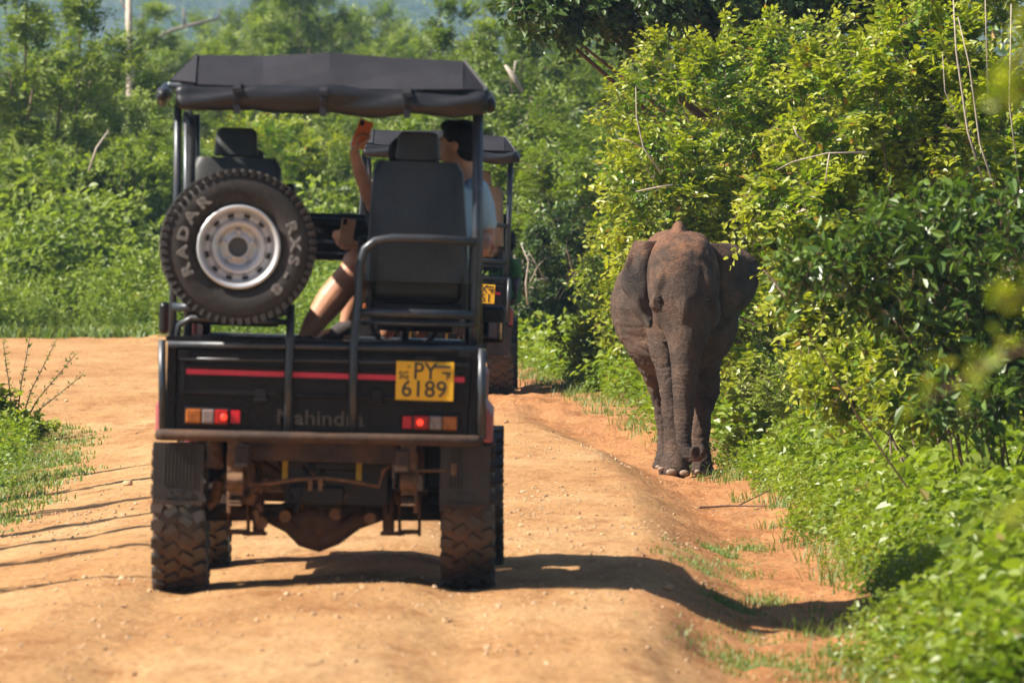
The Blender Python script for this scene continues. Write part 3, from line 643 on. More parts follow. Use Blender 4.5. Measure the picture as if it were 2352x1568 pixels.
    for px in (546, 744, 936):
        m_ = MB(xf); p = J(px, 222 + (px - 546) * .027, -.02); m_.lathe([(.064, -.018), (.068, -.016), (.068, .016), (.064, .018)], p, 'x', 20); m_.box(p + np.array([0, -.068, .028]), (.05, .014, .022)); m_.box(p + np.array([.0, -.05, -.062]), (.034, .012, .05))
        m_.build('strap', canvas, c1, smooth=False)
    # ---- posts and tubes
    post = lambda pts, r, nm='post', mt=tubem, n=12: bl(nm, B().tube(pts, r, n), mt, smooth=True)
    post(JP([(409, 240, .06), (407, 470, .06), (398, 640, .06), (396, 800, .06)]), .0195)
    post(JP([(433, 255, .22), (441, 300, .22), (438, 480, .22), (434, 560, .24), (432, 790, .26)]), .021)
    post(JP([(1096, 250, .06), (1095, 560, .06), (1090, 700, .06), (1088, 830, .06)]), .0225)
    post(JP([(1101, 262, .32), (1100, 560, .32), (1098, 800, .32)]), .020)
    for x in (404, 1092):
        post([J(x, 250, .06) + np.array([0, 1.45, 0]), J(x, 800, .06) + np.array([0, 1.45, 0])], .019)
        post([J(x, 250, .06) + np.array([0, 2.75, 0]), J(x, 800, .06) + np.array([0, 2.65, 0])], .021)
    if near:
        post(JP([(662, 1002, -.06), (662, 870, -.06), (666, 790, -.05), (668, 700, -.02)]), .021, 'ladder_rail')
        post(JP([(396, 705, .02), (470, 706, .0), (560, 716, 0), (668, 716, -.02)]), .022, 'carrier_tube')
        post(JP([(402, 800, .05), (412, 745, .03), (440, 730, .0), (520, 735, 0), (660, 740, 0)]), .016, 'carrier_tube')
    post(JP([(811, 1000, -.06), (811, 870, -.06), (813, 790, -.05), (822, 690, -.03), (826, 610, -.02), (838, 572, -.02), (862, 553, -.02), (900, 547, -.02), (1000, 549, -.01), (1092, 556, .04)]), .0215, 'guard_tube')
    post(JP([(652, 1001, -.07), (735, 1002, -.07), (818, 1002, -.07)]), .014, 'ladder_step')
    post(JP([(826, 717, -.03), (950, 720, -.02), (1090, 724, .02)]), .022, 'guard_tube'); post(JP([(830, 740, -.01), (1090, 746, .02)]), .013, 'guard_tube')
    bl('rear_bumper', B().tube(JP([(360, 997, -.09), (372, 998, -.10), (730, 1005, -.10), (1092, 1013, -.10), (1106, 1013, -.09)]), [.026, .029, .027, .029, .026], 16), rust if near else black, smooth=True)
    post(JP([(372, 780, -.02), (373, 990, -.02)]), .019, 'corner_tube'); post(JP([(1106, 800, -.02), (1107, 1008, -.02)]), .021, 'corner_tube')
    # ---- load tub
    zt = J(740, 792)[2]; zb = J(740, 1000)[2]; xl_ = J(381, 900)[0]; xr_ = J(1101, 900)[0]
    m_ = B(); cx = (xl_ + xr_) / 2; wd = xr_ - xl_
    m_.box((cx, .03, (zt + zb) / 2), (wd - .10, .03, zt - zb)); m_.box((xl_ + .025, .05, (zt + zb) / 2), (.05, .09, zt - zb)); m_.box((xr_ - .025, .05, (zt + zb) / 2), (.05, .09, zt - zb))
    m_.box((cx, .045, zt + .01), (wd + .02, .07, .028))
    for x in (xl_ + .02, xr_ - .02): m_.box((x, 1.0, (zt + zb) / 2), (.035, 1.8, zt - zb - .01))
    m_.box((cx, 1.0, zb + .03), (wd - .08, 1.78, .03)); m_.box((cx, 1.92, (zt + zb) / 2), (wd, .03, zt - zb))
    bl('load_body', m_, tub_m, bevel=.006)
    m_ = B(); m_.box((cx, 1.0, J(740, 800)[2] - .01), (wd - .09, 1.7, .03)); m_.box((cx, .9, zt - .16), (.5, 1.6, .2)); bl('cabin_floor', m_, black)
    gt, gb = J(740, 808)[2], J(740, 915)[2]; gl, gr = J(415, 860)[0], J(1080, 860)[0]; gc = (gl + gr) / 2
    m_ = B(); m_.box((gc, .006, (gt + gb) / 2), (gr - gl, .025, gt - gb))
    m_.box((gc, -.012, gt - .03), (gr - gl, .02, .03)); m_.box((gc, -.010, gt - .085), (gr - gl, .016, .018)); m_.box((gc, -.012, gb + .012), (gr - gl, .02, .022))
    m_.box((gl + .013, -.012, (gt + gb) / 2), (.026, .021, gt - gb)); m_.box((gr - .013, -.012, (gt + gb) / 2), (.026, .021, gt - gb))
    gate = bl('tailgate', m_, tub_m, bevel=.005)
    z1 = J(740, 862)[2]; m_ = B(); m_.box((gc, -.0105, z1), (gr - gl - .055, .008, .026)); m_.build('stripe', redst, gate)
    m_ = B(); m_.box((gc, -.009, z1 - .027), (gr - gl - .055, .012, .016)); m_.build('trim_ledge', tub_m, gate, bevel=.003)
    for px in (600, 866):
        m_ = B(); p = J(px, 905); m_.box((p[0], -.03, p[2]), (.055, .035, .05)); m_.box((p[0], -.035, p[2] - .03), (.07, .03, .022)); m_.build('latch', tub_m, gate, bevel=.006)
    for px in (424, 1068):
        m_ = B(); p = J(px, 812); m_.box((p[0], -.03, p[2]), (.06, .03, .035)); m_.build('hinge', tub_m, gate, bevel=.004)
    m_ = B(); m_.tube(JP([(412, 823, -.03), (560, 826, -.03), (740, 828, -.03), (900, 832, -.03), (1080, 838, -.03)]), .008, 8); m_.tube(JP([(385, 790, -.02), (740, 796, -.02), (1100, 803, -.02)]), .017, 10); bl('rail', m_, tubem, smooth=True)
    p = J(735, 961)
    if near:
        t = text_mesh('raised_lettering', 'Mahindra', .105, .016, letm, root, (0, 0, 0), (0, 0, 0), 1.12, .0015)
        t.rotation_euler = (R(90), roll, 0); t.location = xf(np.array([[p[0], .013, p[2]]]))[0]
    # lamps
    for s_, (l, r_, seq) in ((-1, (427, 524, (amber, clearl, redl))), (1, (950, 1050, (redl, clearl, amber)))):
        p, q = J(l, 938 if s_ < 0 else 953), J(r_, 974 if s_ < 0 else 988)
        m_ = B(); m_.box(((p[0] + q[0]) / 2, -.0, (p[2] + q[2]) / 2), (q[0] - p[0] + .02, .04, p[2] - q[2] + .02)); lo = bl('tail_lamp', m_, black, bevel=.010, seg=3)
        for i, mt in enumerate(seq):
            a = p[0] + (q[0] - p[0]) * (0, .38, .68, 1)[i]if s_ < 0 else p[0] + (q[0] - p[0]) * (0, .36, .66, 1)[i]
            b2 = p[0] + (q[0] - p[0]) * (0, .38, .68, 1)[i + 1] if s_ < 0 else p[0] + (q[0] - p[0]) * (0, .36, .66, 1)[i + 1]
            m_ = B(); m_.box(((a + b2) / 2, -.026, (p[2] + q[2]) / 2), (b2 - a - .002, .018, p[2] - q[2])); lens = m_.build('lens', mt, lo, bevel=.010, seg=3)
            if mt is redl:
                bc = ((a + b2) / 2 + (.012 if s_ < 0 else -.006), -.034, (p[2] + q[2]) / 2); m_ = B(); m_.ell(bc, (.017, .006, .017), nu=16, nv=8); m_.build('bulb_glow', glow, lo, smooth=True)
        p, q = (J(530, 942), J(551, 972)) if s_ < 0 else (J(925, 955), J(945, 984))
        m_ = B(); m_.box(((p[0] + q[0]) / 2, -.0, (p[2] + q[2]) / 2), (q[0] - p[0], .035, p[2] - q[2])); bl('reflector', m_, refl, bevel=.003)
    # number plate
    p, q = J(911, 828), J(1041, 921); pc = ((p[0] + q[0]) / 2, -.045, (p[2] + q[2]) / 2); pw, ph = abs(q[0] - p[0]), abs(p[2] - q[2])
    m_ = B(); m_.box(pc, (pw, .006, ph)); po = bl('number_plate', m_, yel, bevel=.002)
    m_ = B(); m_.box((pc[0], pc[1] + .012, pc[2]), (pw * .4, .02, ph * 1.15)); m_.box((pc[0], -.02, pc[2] + ph * .52), (.09, .05, .04)); m_.build('plate_bracket', black, po)
    def pt(body, dx, dz, size, kx=1.0, off=.0): 
        t = text_mesh('plate_lettering', body, size, .0012, ink, po, (0, 0, 0), (R(90), roll, 0), kx, off); t.location = xf(np.array([[pc[0] + dx, pc[1] - .0045, pc[2] + dz]]))[0]
    pt(plate[0], .0, ph * .235, .118, .92, .0008); pt(plate[1], -.003, -ph * .225, .116, 1.0, .0008); pt('SG', -pw * .365, ph * .13, .052, .8, .0008); pt('P', pw * .40, ph * .11, .04, 1, .0008)
    m_ = B(); m_.box((pc[0] + pw * .37, pc[1] - .005, pc[2] + ph * .22), (.045, .003, .009)); m_.box((pc[0] + pw * .3, pc[1] - .012, pc[2] + ph * .38), (.085, .012, .012)); m_.build('plate_mark', ink, po)
    m_ = B(); m_.lathe([(.006, -.002), (.008, 0), (.006, .002)], (pc[0] - pw * .28, pc[1] - .004, pc[2] + ph * .37), n=12); m_.lathe([(.010, -.001), (.010, .001)], (pc[0] - pw * .4, pc[1] - .004, pc[2] + ph * .37), n=12); m_.build('plate_mark', ink, po)
    # body sides and wings in faded red
    for (a, b2, ztop) in ((J(357, 930)[0], J(371, 930)[0], J(740, 932)[2]), (J(1112, 930)[0], J(1134, 930)[0], J(740, 934)[2])):
        zz = J(740, 1005)[2]; s_ = 1 if a > 0 else -1; o_ = b2 if s_ > 0 else a; i_ = a if s_ > 0 else b2
        P = [(i_, 0.0, zz), (i_, 0, ztop + .04), (i_, 1.9, zz), (i_, 1.9, ztop + .04), (o_, .02, zz), (o_, .02, ztop - .02), (o_, 1.88, zz), (o_, 1.88, ztop - .02)]
        m_ = B(); m_.hexa(P); bl('wheel_arch', m_, pink, bevel=.012, seg=3)
        m_ = B(); m_.box((s_ * .74, 2.35, 1.0), (.05, .85, .75)); d_ = bl('door', m_, pink, bevel=.02)
        m_ = B(); m_.box((s_ * .775, 2.1, 1.1), (.02, .12, .03)); m_.build('handle', black, d_, bevel=.004)
        m_ = B(); m_.box((s_ * .70, 3.35, .92), (.22, 1.15, .34)); bl('front_wing', m_, pink, bevel=.05, seg=3)
    m_ = B(); m_.box((0, 3.35, 1.02), (1.15, 1.15, .36)); bl('bonnet', m_, pink, bevel=.05, seg=3)
    # front of the cabin: header, windscreen, dashboard
    m_ = B(); t, b2 = 1.88, 1.63; m_.box((.01, 2.75, (t + b2) / 2 + .0), (1.42, .10, t - b2)); m_.box((.01, 2.66, 1.83), (1.45, .05, .05)); bl('cab_header', m_, black, bevel=.012)
    m_ = B(); m_.box((.01, 2.62, 1.73), (1.38, .03, .018)); m_.box((.01, 2.63, 1.67), (1.38, .03, .014)); bl('rail', m_, tubem)
    m_ = B(); m_.box((0, 2.82, 1.42), (1.36, .012, .40)); bl('windscreen', m_, glass)
    for s_ in (-1, 1): m_ = B(); m_.box((s_ * .70, 2.80, 1.43), (.05, .05, .44)); bl('windscreen_pillar', m_, black, bevel=.006)
    m_ = B(); m_.box((0, 2.66, 1.12), (1.38, .3, .22)); bl('dashboard', m_, black, bevel=.03)
    m_ = B(); th = np.linspace(0, 2 * math.pi, 30); m_.tube([(.36 + .18 * math.cos(a), 2.40 - .05 * math.sin(a), 1.34 + .17 * math.sin(a)) for a in th], .013, 8, cap=False); m_.tube([(.36, 2.4, 1.34), (.36, 2.62, 1.2)], .02, 8); bl('steering_wheel', m_, black, smooth=True)
    # ---- chassis and axle
    ax = .375
    m_ = MB(); m_.tube([(-.62, .5, ax), (-.1, .5, ax), (.62, .5, ax)], .045, 14); bl('rear_axle', m_, rust, smooth=True)
    m_ = MB(); P = []
    m_.sweep([(-.23, .5, ax - .0, .05, .055), (-.13, .5, ax - .03, .09, .09), (-.03, .5, ax - .045, .115, .125), (.06, .5, ax - .035, .10, .10), (.20, .5, ax, .05, .055)], n=18)
    V = [(-.20, .38, ax - .02), (-.1, .37, ax - .10), (-.02, .37, ax - .135), (.05, .37, ax - .12), (.21, .38, ax - .01)]
    m_.tube([(-.30, .47, ax - .015), (-.17, .46, ax - .06), (-.10, .46, ax - .125), (-.03, .46, ax - .148), (.05, .46, ax - .115), (.16, .46, ax - .04), (.30, .47, ax - .01)], [.03, .05, .055, .055, .055, .05, .03], 10)
    bl('differential', m_, rust, smooth=True)
    for s_ in (-1, 1):
        xs_ = -.435 if s_ < 0 else .43
        m_ = MB()
        for q in range(5): m_.box((xs_, .5, ax + .055 + q * .014 + .0), (.07, 1.15 - q * .16, .010))
        m_.box((xs_, .05, ax + .28), (.075, .05, .36)); m_.box((xs_ + .035 * s_, .10, ax + .16), (.02, .06, .30)); m_.box((xs_, .5, ax - .1), (.085, .16, .02))
        for dx in (-.05, .05): m_.tube([(xs_ + dx, .45, ax + .1), (xs_ + dx, .45, ax - .12)], .009, 6); m_.tube([(xs_ + dx, .55, ax + .1), (xs_ + dx, .55, ax - .12)], .009, 6)
        m_.lathe([(.045, -.04), (.045, .04), (.0, .041)], (xs_, .02, ax + .17), 'x', 16); m_.lathe([(.0, -.041), (.045, -.04)], (xs_, .02, ax + .17), 'x', 16)
        bl('leaf_spring', m_, spring, bevel=.004)
        xd = xs_ - s_ * .105
        m_ = MB(); m_.tube([(xd, .42, ax - .11), (xd, .40, ax + .12)], .030, 12); m_.tube([(xd, .40, ax + .12), (xd, .38, ax + .42)], .018, 10); m_.box((xd - s_ * -.02, .42, ax - .105), (.12, .05, .02)); bl('shock_absorber', m_, rust, smooth=False)
        m_ = B(); m_.box((s_ * .40, 1.7, .66), (.07, 3.6, .11)); bl('chassis_rail', m_, rust, bevel=.008)
    for yy in (.10, 1.2, 2.3): m_ = B(); m_.box((0, yy, .69), (.86, .08, .10)); bl('crossmember', m_, rust, bevel=.006)
    m_ = B(); m_.box((-.02, 1.9, .60), (.34, .7, .32)); bl('gearbox', m_, rust, bevel=.05)
    m_ = B(); m_.tube([(-.6, 3.22, ax), (.6, 3.22, ax)], .05, 12); bl('front_axle', m_, rust, smooth=True)
    for s_ in (-1, 1): m_ = B(); m_.box((s_ * .58, 1.05, .66), (.16, .5, .34)); bl('side_box', m_, black, bevel=.02)
    for s_ in (-1, 1): m_ = B(); m_.box((s_ * .36, 2.7, .55), (.3, .5, .30)); bl('engine_guard', m_, rust, bevel=.03)
    p, q = J(655, 1030, .2), J(893, 1165, .2)
    m_ = B(); m_.box(((p[0] + q[0]) / 2, .42, (p[2] + q[2]) / 2), (q[0] - p[0], .4, p[2] - q[2])); m_.box(((p[0] + q[0]) / 2, .2, (p[2] + q[2]) / 2 + .06), (.24, .03, .05)); m_.box(((p[0] + q[0]) / 2 - .1, .21, (p[2] + q[2]) / 2 - .09), (.28, .03, .1)); bl('fuel_tank', m_, black, bevel=.02, seg=3)
    for px in (655, 825):
        m_ = B(); p = J(px, 1060, .18); m_.box((p[0], .17, p[2]), (.028, .012, .19)); bl('tank_strap', m_, strap)
    post(JP([(560, 1075, .12), (575, 1112, .12), (620, 1110, .12), (680, 1100, .12), (740, 1097, .12), (800, 1103, .12), (870, 1117, .12), (880, 1080, .12), (900, 1068, .12)]), .010, 'sway_bar', spring, 8)
    post(JP([(575, 1050, .3), (620, 1075, .3), (670, 1108, .3)]), .02, 'brace', rust, 8); post(JP([(900, 1050, .3), (860, 1072, .3), (800, 1108, .3)]), .02, 'brace', rust, 8)
    post(JP([(920, 1081, .06), (1042, 1080, .06)]), .008, 'bracket_rod', spring, 8); m_ = B(); p = J(1043, 1078, .06); m_.box(p, (.03, .03, .06)); p = J(726, 1113, .1); m_.box(p + np.array([-.03, 0, 0]), (.022, .02, .06)); m_.box(p + np.array([.02, 0, 0]), (.022, .02, .06)); bl('bracket', m_, spring)
    m_ = B(); m_.tube(JP([(492, 1010, .25), (494, 1060, .25), (492, 1075, .25)]), [.04, .04, .045], 12); m_.box(J(490, 1068, .25), (.10, .05, .02)); m_.tube(JP([(475, 1160, .4), (492, 1150, .4), (505, 1100, .35)]), .03, 8); bl('exhaust', m_, spring, smooth=False)
    m_ = B(); pp = J(590, 1150, .3)
    for q in range(7): m_.box(pp + np.array([rng.uniform(-.06, .06), rng.uniform(-.05, .05), rng.uniform(-.07, .09)]), (rng.uniform(.02, .06), .05, rng.uniform(.02, .06)), np.array(Matrix.Rotation(rng.uniform(-.5, .5), 3, 'Y')))
    bl('brake_linkage', m_, spring, bevel=.004)
    rj = np.random.default_rng(3)
    for q in range(11):
        x0 = rj.uniform(-.55, .5); z0 = rj.uniform(.46, .72); x1 = x0 + rj.uniform(-.3, .3); z1_ = rj.uniform(.34, .6); yy = rj.uniform(.15, .42)
        m_ = B(); m_.tube([(x0, yy, z0), (x0 + (x1 - x0) * .3, yy - .03, z0 - .10), (x1, yy, z1_ + .05), (x1, yy + .05, z1_)], rj.uniform(.005, .011), 7); bl('hose', m_, (spring, rust, black)[q % 3], smooth=True)
    for px, py in ((655, 1185), (770, 1180), (600, 1200), (850, 1190), (520, 1100), (925, 1100)):
        m_ = B(); p_ = J(px, py, .38); m_.lathe([(.0, -.02), (.03, -.02), (.034, 0), (.022, .03), (.0, .03)], p_, 'y', 10); bl('bolted_flange', m_, spring)
    # ---- mud flaps
    for s_, (l, r_, tp, bt) in ((-1, (353, 466, 1014, 1158)), (1, (1012, 1124, 1020, 1166))):
        p, q = J(l, tp, .06), J(r_, bt, .06); cxx = (p[0] + q[0]) / 2; czz = (p[2] + q[2]) / 2
        m_ = B(); m_.box((cxx, .06, czz), (q[0] - p[0], .012, p[2] - q[2])); 
        for q2 in range(9 if s_ < 0 else 4): m_.box((cxx - .07 + q2 * .018, .052, czz + .04), (.006, .012, .2))
        fo = bl('mud_flap', m_, rub, bevel=.003)
        m_ = B(); m_.box((cxx, .050, czz - .148), (q[0] - p[0] - .01, .014, .022)); m_.build('flap_strip', rust, fo)
        t = text_mesh('flap_lettering', '4X4', .05, .002, white if False else rub, fo, (0, 0, 0), (R(90), roll, 0), 1.7, .002); t.location = xf(np.array([[cxx, .049, czz - .105]]))[0]
        m_ = B(); m_.tube([(cxx + .062 * math.cos(a), .052, czz - .107 + .024 * math.sin(a)) for a in np.linspace(0, 2 * math.pi, 24)], .003, 6, cap=False); m_.build('flap_emblem', tubem, fo)
        # pivot bracket
    # ---- mirrors
    def mirror(px, py, y, w_, h_, s_):
        p = J(px, py, y); m_ = B(); m_.box(p, (w_, .06, h_)); mo = bl('mirror', m_, black, bevel=.028, seg=5)
        m_ = B(); m_.tube([p + np.array([0, .03, 0]), p + np.array([-s_ * .12, .10, -.04])], .012, 8); m_.build('mirror_arm', black, mo)
        if s_ > 0: m_ = B(); m_.box(p + np.array([-.004, -.034, -h_ * .16]), (w_ * .80, .004, h_ * .44), np.array(Matrix.Rotation(R(9), 3, 'X'))); m_.build('mirror_glass', mirm, mo, bevel=.0)
        if s_ > 0: m_.build('mirror_glass', mirm, mo)
    mirror(1131, 745, 2.5, .135, .20, 1)
    mirror(378, 730, 2.5, .06, .17, -1)
    # ---- seats
    s1 = seat(root, seatm, J(838, 650, .35)[0], J(1078, 650, .35)[0], J(858, 370, .35)[0], J(1064, 370, .35)[0], J(955, 371, .35)[2], J(955, 648, .35)[2], .35, xf=xf, hx=J(961, 330, .35)[0])
    s2 = seat(root, seatm, J(420, 650, .35)[0], J(655, 650, .35)[0], J(440, 370, .35)[0], J(646, 370, .35)[0], J(540, 362, .35)[2], J(540, 648, .35)[2], .35, xf=xf, hx=J(543, 330, .35)[0])
    for sb in (s1, s2):
        p = J(668, 440, .6) if sb is s2 else J(835, 560, .6); m_ = B(); m_.box((p[0], .55, p[2] - .02), (.05, .34, .12)); m_.build('armrest', black, sb, bevel=.02, seg=3)
    if near:
        for a in (1.15,):
            for (l, r_, lt, rt) in ((838, 1070, 858, 1056), (425, 655, 445, 640)):
                c_ = (J((l + r_) / 2, 500, .35)[0])
                seat(root, seatm, c_ - .24, c_ + .24, c_ - .21, c_ + .21, 2.05, 1.50, a + .35, xf=xf)
    else:
        seat(root, seatm, .22, .70, .25, .66, 2.02, 1.50, 1.5, xf=xf)
    return xf

jr = empty('safari_jeep', (JX, JY, 0.0)); tag(jr, 'black open safari jeep with spare wheel on its back, nearest on the road', 'jeep')
jeep(jr, JROLL, True)
# spare wheel, carried upright on the back
sp = link('spare_wheel', RM, jr); c_ = W(546, 567, JY - .08); sp.location = (c_[0] - JX, -.10, c_[2]); sp.rotation_euler = (R(0), R(1.75), R(4.5))
st = link('tyre', TS, sp); link('hub_cap', hub_me, sp)
for j in range(12): so = link('rim_slot', slot_me, sp); so.rotation_euler = (0, 2 * math.pi * (j + .5) / 12, 0)
def arc_text(body, a0, a1, r, size, outward):
    n = len(body)
    for i, ch in enumerate(body):
        if ch == ' ': continue
        a = R(a0 + (a1 - a0) * i / (n - 1))
        t = text_mesh('sidewall_letter', ch, size, .002, white, sp, (math.cos(a) * r, -.122, math.sin(a) * r), (0, 0, 0), 1.35, .0022)
        rot = Matrix.Rotation(R(90), 3, 'X'); spin = Matrix.Rotation(-(a - R(90)), 3, 'Y')
        t.rotation_euler = (spin @ rot).to_euler()
        # dark inner face so only an outline of white is left
        t2 = text_mesh('letter_face', ch, size, .0026, tyrem, t, (0, 0, 0), (0, 0, 0), 1.35, -.0016)
arc_text('RADAR', 206, 130, .280, .072, True)
arc_text('RXS-8', 22, -46, .280, .070, True)
m_ = MB(); m_.box((0, .10, 0), (.10, .2, .10)); m_.box((0, .16, -.1), (.06, .06, .3)); o = m_.build('wheel_mount', black, sp, bevel=.01)

FY = 86.6; fx = float(W(985, 0, FY)[0])
fj = empty('safari_jeep', (fx, FY, float(W(0, 907, FY + .5)[2]) + .01)); tag(fj, 'dark safari jeep with tan seats driving ahead, beyond the nearer jeep', 'jeep')
jeep(fj, R(3.6), False, tanv, ('PX', '9351'))
# ------------------------------------------------------------------ people
skin = simple('skin', (0.50, 0.235, 0.135), 0.5, vary=.22, scale=9, bmp=.15); skin2 = simple('skin_brown', (0.07, 0.035, 0.022), 0.5, vary=.15)
hairm = simple('dark_hair', (0.006, 0.004, 0.0035), 0.7, spec=.2, vary=.4, scale=60, bmp=.6)
shirtm = simple('light_blue_shirt', (0.36, 0.52, 0.66), 0.85, vary=.08, scale=8, bmp=.1); greens = simple('green_shirt', (0.05, 0.16, 0.03), 0.85)
darkc = simple('dark_shorts', (0.02, 0.02, 0.025), 0.85); shoem = simple('dark_shoe', (0.045, 0.035, 0.035), 0.8)
orangem = simple('orange_case', (0.62, 0.13, 0.015), 0.5); goldm = simple('gold_case', (0.34, 0.19, 0.11), 0.35, metal=.4)
def limb(mb, pts, rs, n=14): mb.tube(pts, rs, n); [mb.ell(p, (r * 1.0,) * 3, nu=14, nv=8) for p, r in zip(pts, rs)]
def hand(mb, wrist, d, pn, curl, s=1.0, thumb=1):
    """wrist -> palm along d, palm normal pn; fingers curl by `curl` radians per joint"""
    d = np.array(d, float); d /= np.linalg.norm(d); pn = np.array(pn, float); pn -= d * (pn @ d); pn /= np.linalg.norm(pn); sd = np.cross(d, pn); w0 = np.array(wrist, float)
    c = w0 + d * .05 * s
    for q in (-.027, -.009, .009, .027): mb.tube([w0 + sd * q * .6 * s, w0 + d * .045 * s + sd * q * s, w0 + d * .092 * s + sd * q * 1.1 * s], [.016 * s, .016 * s, .012 * s], 10)
    for q, L in ((-.029, .062), (-.010, .075), (.010, .082), (.029, .072)):
        p = w0 + d * .09 * s + sd * q * 1.1 * s; a = 0.15; path = [p]; 
        for seg in (.45, .32, .25):
            a += curl; p = p + (d * math.cos(a) + pn * math.sin(a)) * L * seg * s * 1.15; path.append(p)
        mb.tube(path, [.0105 * s, .0098 * s, .009 * s, .0075 * s], 10); mb.ell(path[-1], (.0078 * s,) * 3, nu=10, nv=6)
    p = w0 + d * .025 * s + sd * thumb * .028 * s; path = [p, p + (sd * thumb * .7 + d * .6 + pn * .3) * .04 * s, p + (sd * thumb * .75 + d * 1.25 + pn * .9) * .048 * s, p + (sd * thumb * .5 + d * 1.7 + pn * 1.4) * .05 * s]
    mb.tube(path, [.014 * s, .0125 * s, .011 * s, .0085 * s], 10); mb.ell(path[-1], (.009 * s,) * 3, nu=10, nv=6)
def head_(mb, c, face, r=.098, tilt=0):
    """face: unit vector (x, y) the face looks along"""
    fx_, fy_ = face; f = np.array([fx_, fy_, 0.]); s_ = np.array([-fy_, fx_, 0.]); c = np.array(c, float)
    ang = math.atan2(fy_, fx_)
    mb.ell(c + f * -.012 + np.array([0, 0, .03]), (.098, .076, .088), (ang, 'Z')); mb.ell(c + f * .032 + np.array([0, 0, -.035]), (.062, .056, .075), (ang, 'Z'))
    mb.ell(c + f * .05 + np.array([0, 0, -.088]), (.035, .036, .026), (ang, 'Z'))
    mb.sweep([(*(c + f * .085 + np.array([0, 0, .018])), .008, .012), (*(c + f * .100 + np.array([0, 0, -.012])), .012, .014), (*(c + f * .092 + np.array([0, 0, -.026])), .016, .013)], 10)
    mb.ell(c + f * .082 + np.array([0, 0, -.048]), (.014, .024, .008), (ang, 'Z')); mb.ell(c + f * .080 + np.array([0, 0, -.060]), (.013, .022, .008), (ang, 'Z'))
    for q in (-1, 1): mb.ell(c + s_ * q * .078 + f * -.012 + np.array([0, 0, -.005]), (.018, .009, .032), (ang, 'Z')); mb.ell(c + f * .082 + s_ * q * .033 + np.array([0, 0, .032]), (.012, .02, .007), (ang, 'Z'))
    mb.tube([c + np.array([0, 0, -.04]) - f * .02, c + np.array([0, 0, -.14]) - f * .03, c + np.array([0, 0, -.19]) - f * .035], [.056, .056, .066], 16)
def eyes(c, face, par):
    f = np.array([*face, 0.]); s_ = np.array([-face[1], face[0], 0.]); c = np.array(c)
    for q in (-1, 1):
        m_ = MB(); m_.ell(c + f * .079 + s_ * q * .032 + np.array([0, 0, .012]), (.012, .012, .010), nu=12, nv=8); m_.build('eye', simple('eye_white', (.5, .45, .42), .3), par, smooth=True)
        m_ = MB(); m_.ell(c + f * .089 + s_ * q * .032 + np.array([0, 0, .012]), (.005, .005, .006), nu=10, nv=6); m_.build('iris', dark, par, smooth=True)
def hair(mb, c, face):
    ang = math.atan2(face[1], face[0]); f = np.array([*face, 0.]); c = np.array(c)
    mb.ell(c + f * -.026 + np.array([0, 0, .048]), (.106, .086, .088), (ang, 'Z')); mb.ell(c + f * -.055 + np.array([0, 0, -.005]), (.062, .080, .085), (ang, 'Z')); mb.ell(c + f * .035 + np.array([0, 0, .098]), (.06, .062, .036), (ang, 'Z'))
def P(px, py, y): return W(px, py, JY + y)      # world points on the near jeep
# traveller in the last seat, arm raised
m_ = MB(); hc = P(1052, 335, .78); fc = (-.93, .37)
head_(m_, hc, fc)
sh_r = P(1092, 440, .72); sh_l = P(930, 452, .72)
m_.sweep([(*P(995, 640, .66), .155, .11), (*P(1000, 560, .66), .150, .11), (*P(1008, 480, .69), .175, .115), (*P(1016, 428, .72), .165, .10), (*P(1030, 408, .74), .09, .075)], 20)
limb(m_, [sh_l, P(858, 470, .66), P(850, 452, .64), P(826, 392, .60), P(814, 352, .58)], [.052, .044, .044, .036, .027])
hand(m_, P(813, 350, .58), P(817, 318, .56) - P(813, 350, .58), (.9, .1, .2), .75, .92, -1)
limb(m_, [sh_r, P(1112, 505, .70), P(1120, 548, .68), P(1104, 552, .60), P(1112, 545, .50)], [.055, .046, .042, .036, .027]); hand(m_, P(1111, 545, .50), (.02, -.75, -.2), (-.2, -.1, -1), .6, .92, 1)
hipl, hipr = P(960, 640, .66), P(1010, 640, .66)
limb(m_, [hipl, P(900, 622, .70), P(818, 604, .74), P(808, 628, .74), P(760, 690, .72), P(722, 742, .70), P(702, 775, .68)], [.088, .084, .072, .074, .078, .058, .042])
limb(m_, [hipr, P(930, 636, .86), P(838, 622, .94), P(826, 650, .94), P(808, 700, .93), P(796, 740, .92)], [.085, .076, .058, .058, .05, .036])
for (an, toe) in (((702, 775, .68), (-.16, -.02, -.05)), ((796, 742, .92), (-.14, -.03, -.075))):
    a = P(*an); m_.ell(a + np.array(toe) * .4 + np.array([0, 0, -.03]), (.09, .042, .034))
p1 = fused('person', m_, .0065, 5, skin, None)
tag(p1, 'seated traveller in light blue shirt raising an arm in the near jeep', 'person')
m_ = MB(); hair(m_, hc, fc); fused('hair', m_, .006, 2, hairm, p1); eyes(hc, fc, p1)
m_ = MB(); m_.sweep([(*P(997, 640, .66), .175, .13), (*P(1002, 560, .66), .168, .128), (*P(1012, 480, .69), .195, .13), (*P(1018, 432, .72), .185, .112), (*P(1030, 416, .74), .085, .078)], 22)
limb(m_, [sh_r, P(1108, 478, .71), P(1116, 512, .70)], [.074, .066, .058]); limb(m_, [sh_l, P(905, 460, .69)], [.072, .06]); fused('shirt', m_, .009, 3, shirtm, p1)
m_ = MB(); limb(m_, [hipl, P(900, 622, .70), P(862, 614, .72)], [.10, .092, .080]); limb(m_, [hipr, P(930, 636, .86), P(880, 630, .90)], [.10, .09, .078]); fused('shorts', m_, .01, 3, darkc, p1)
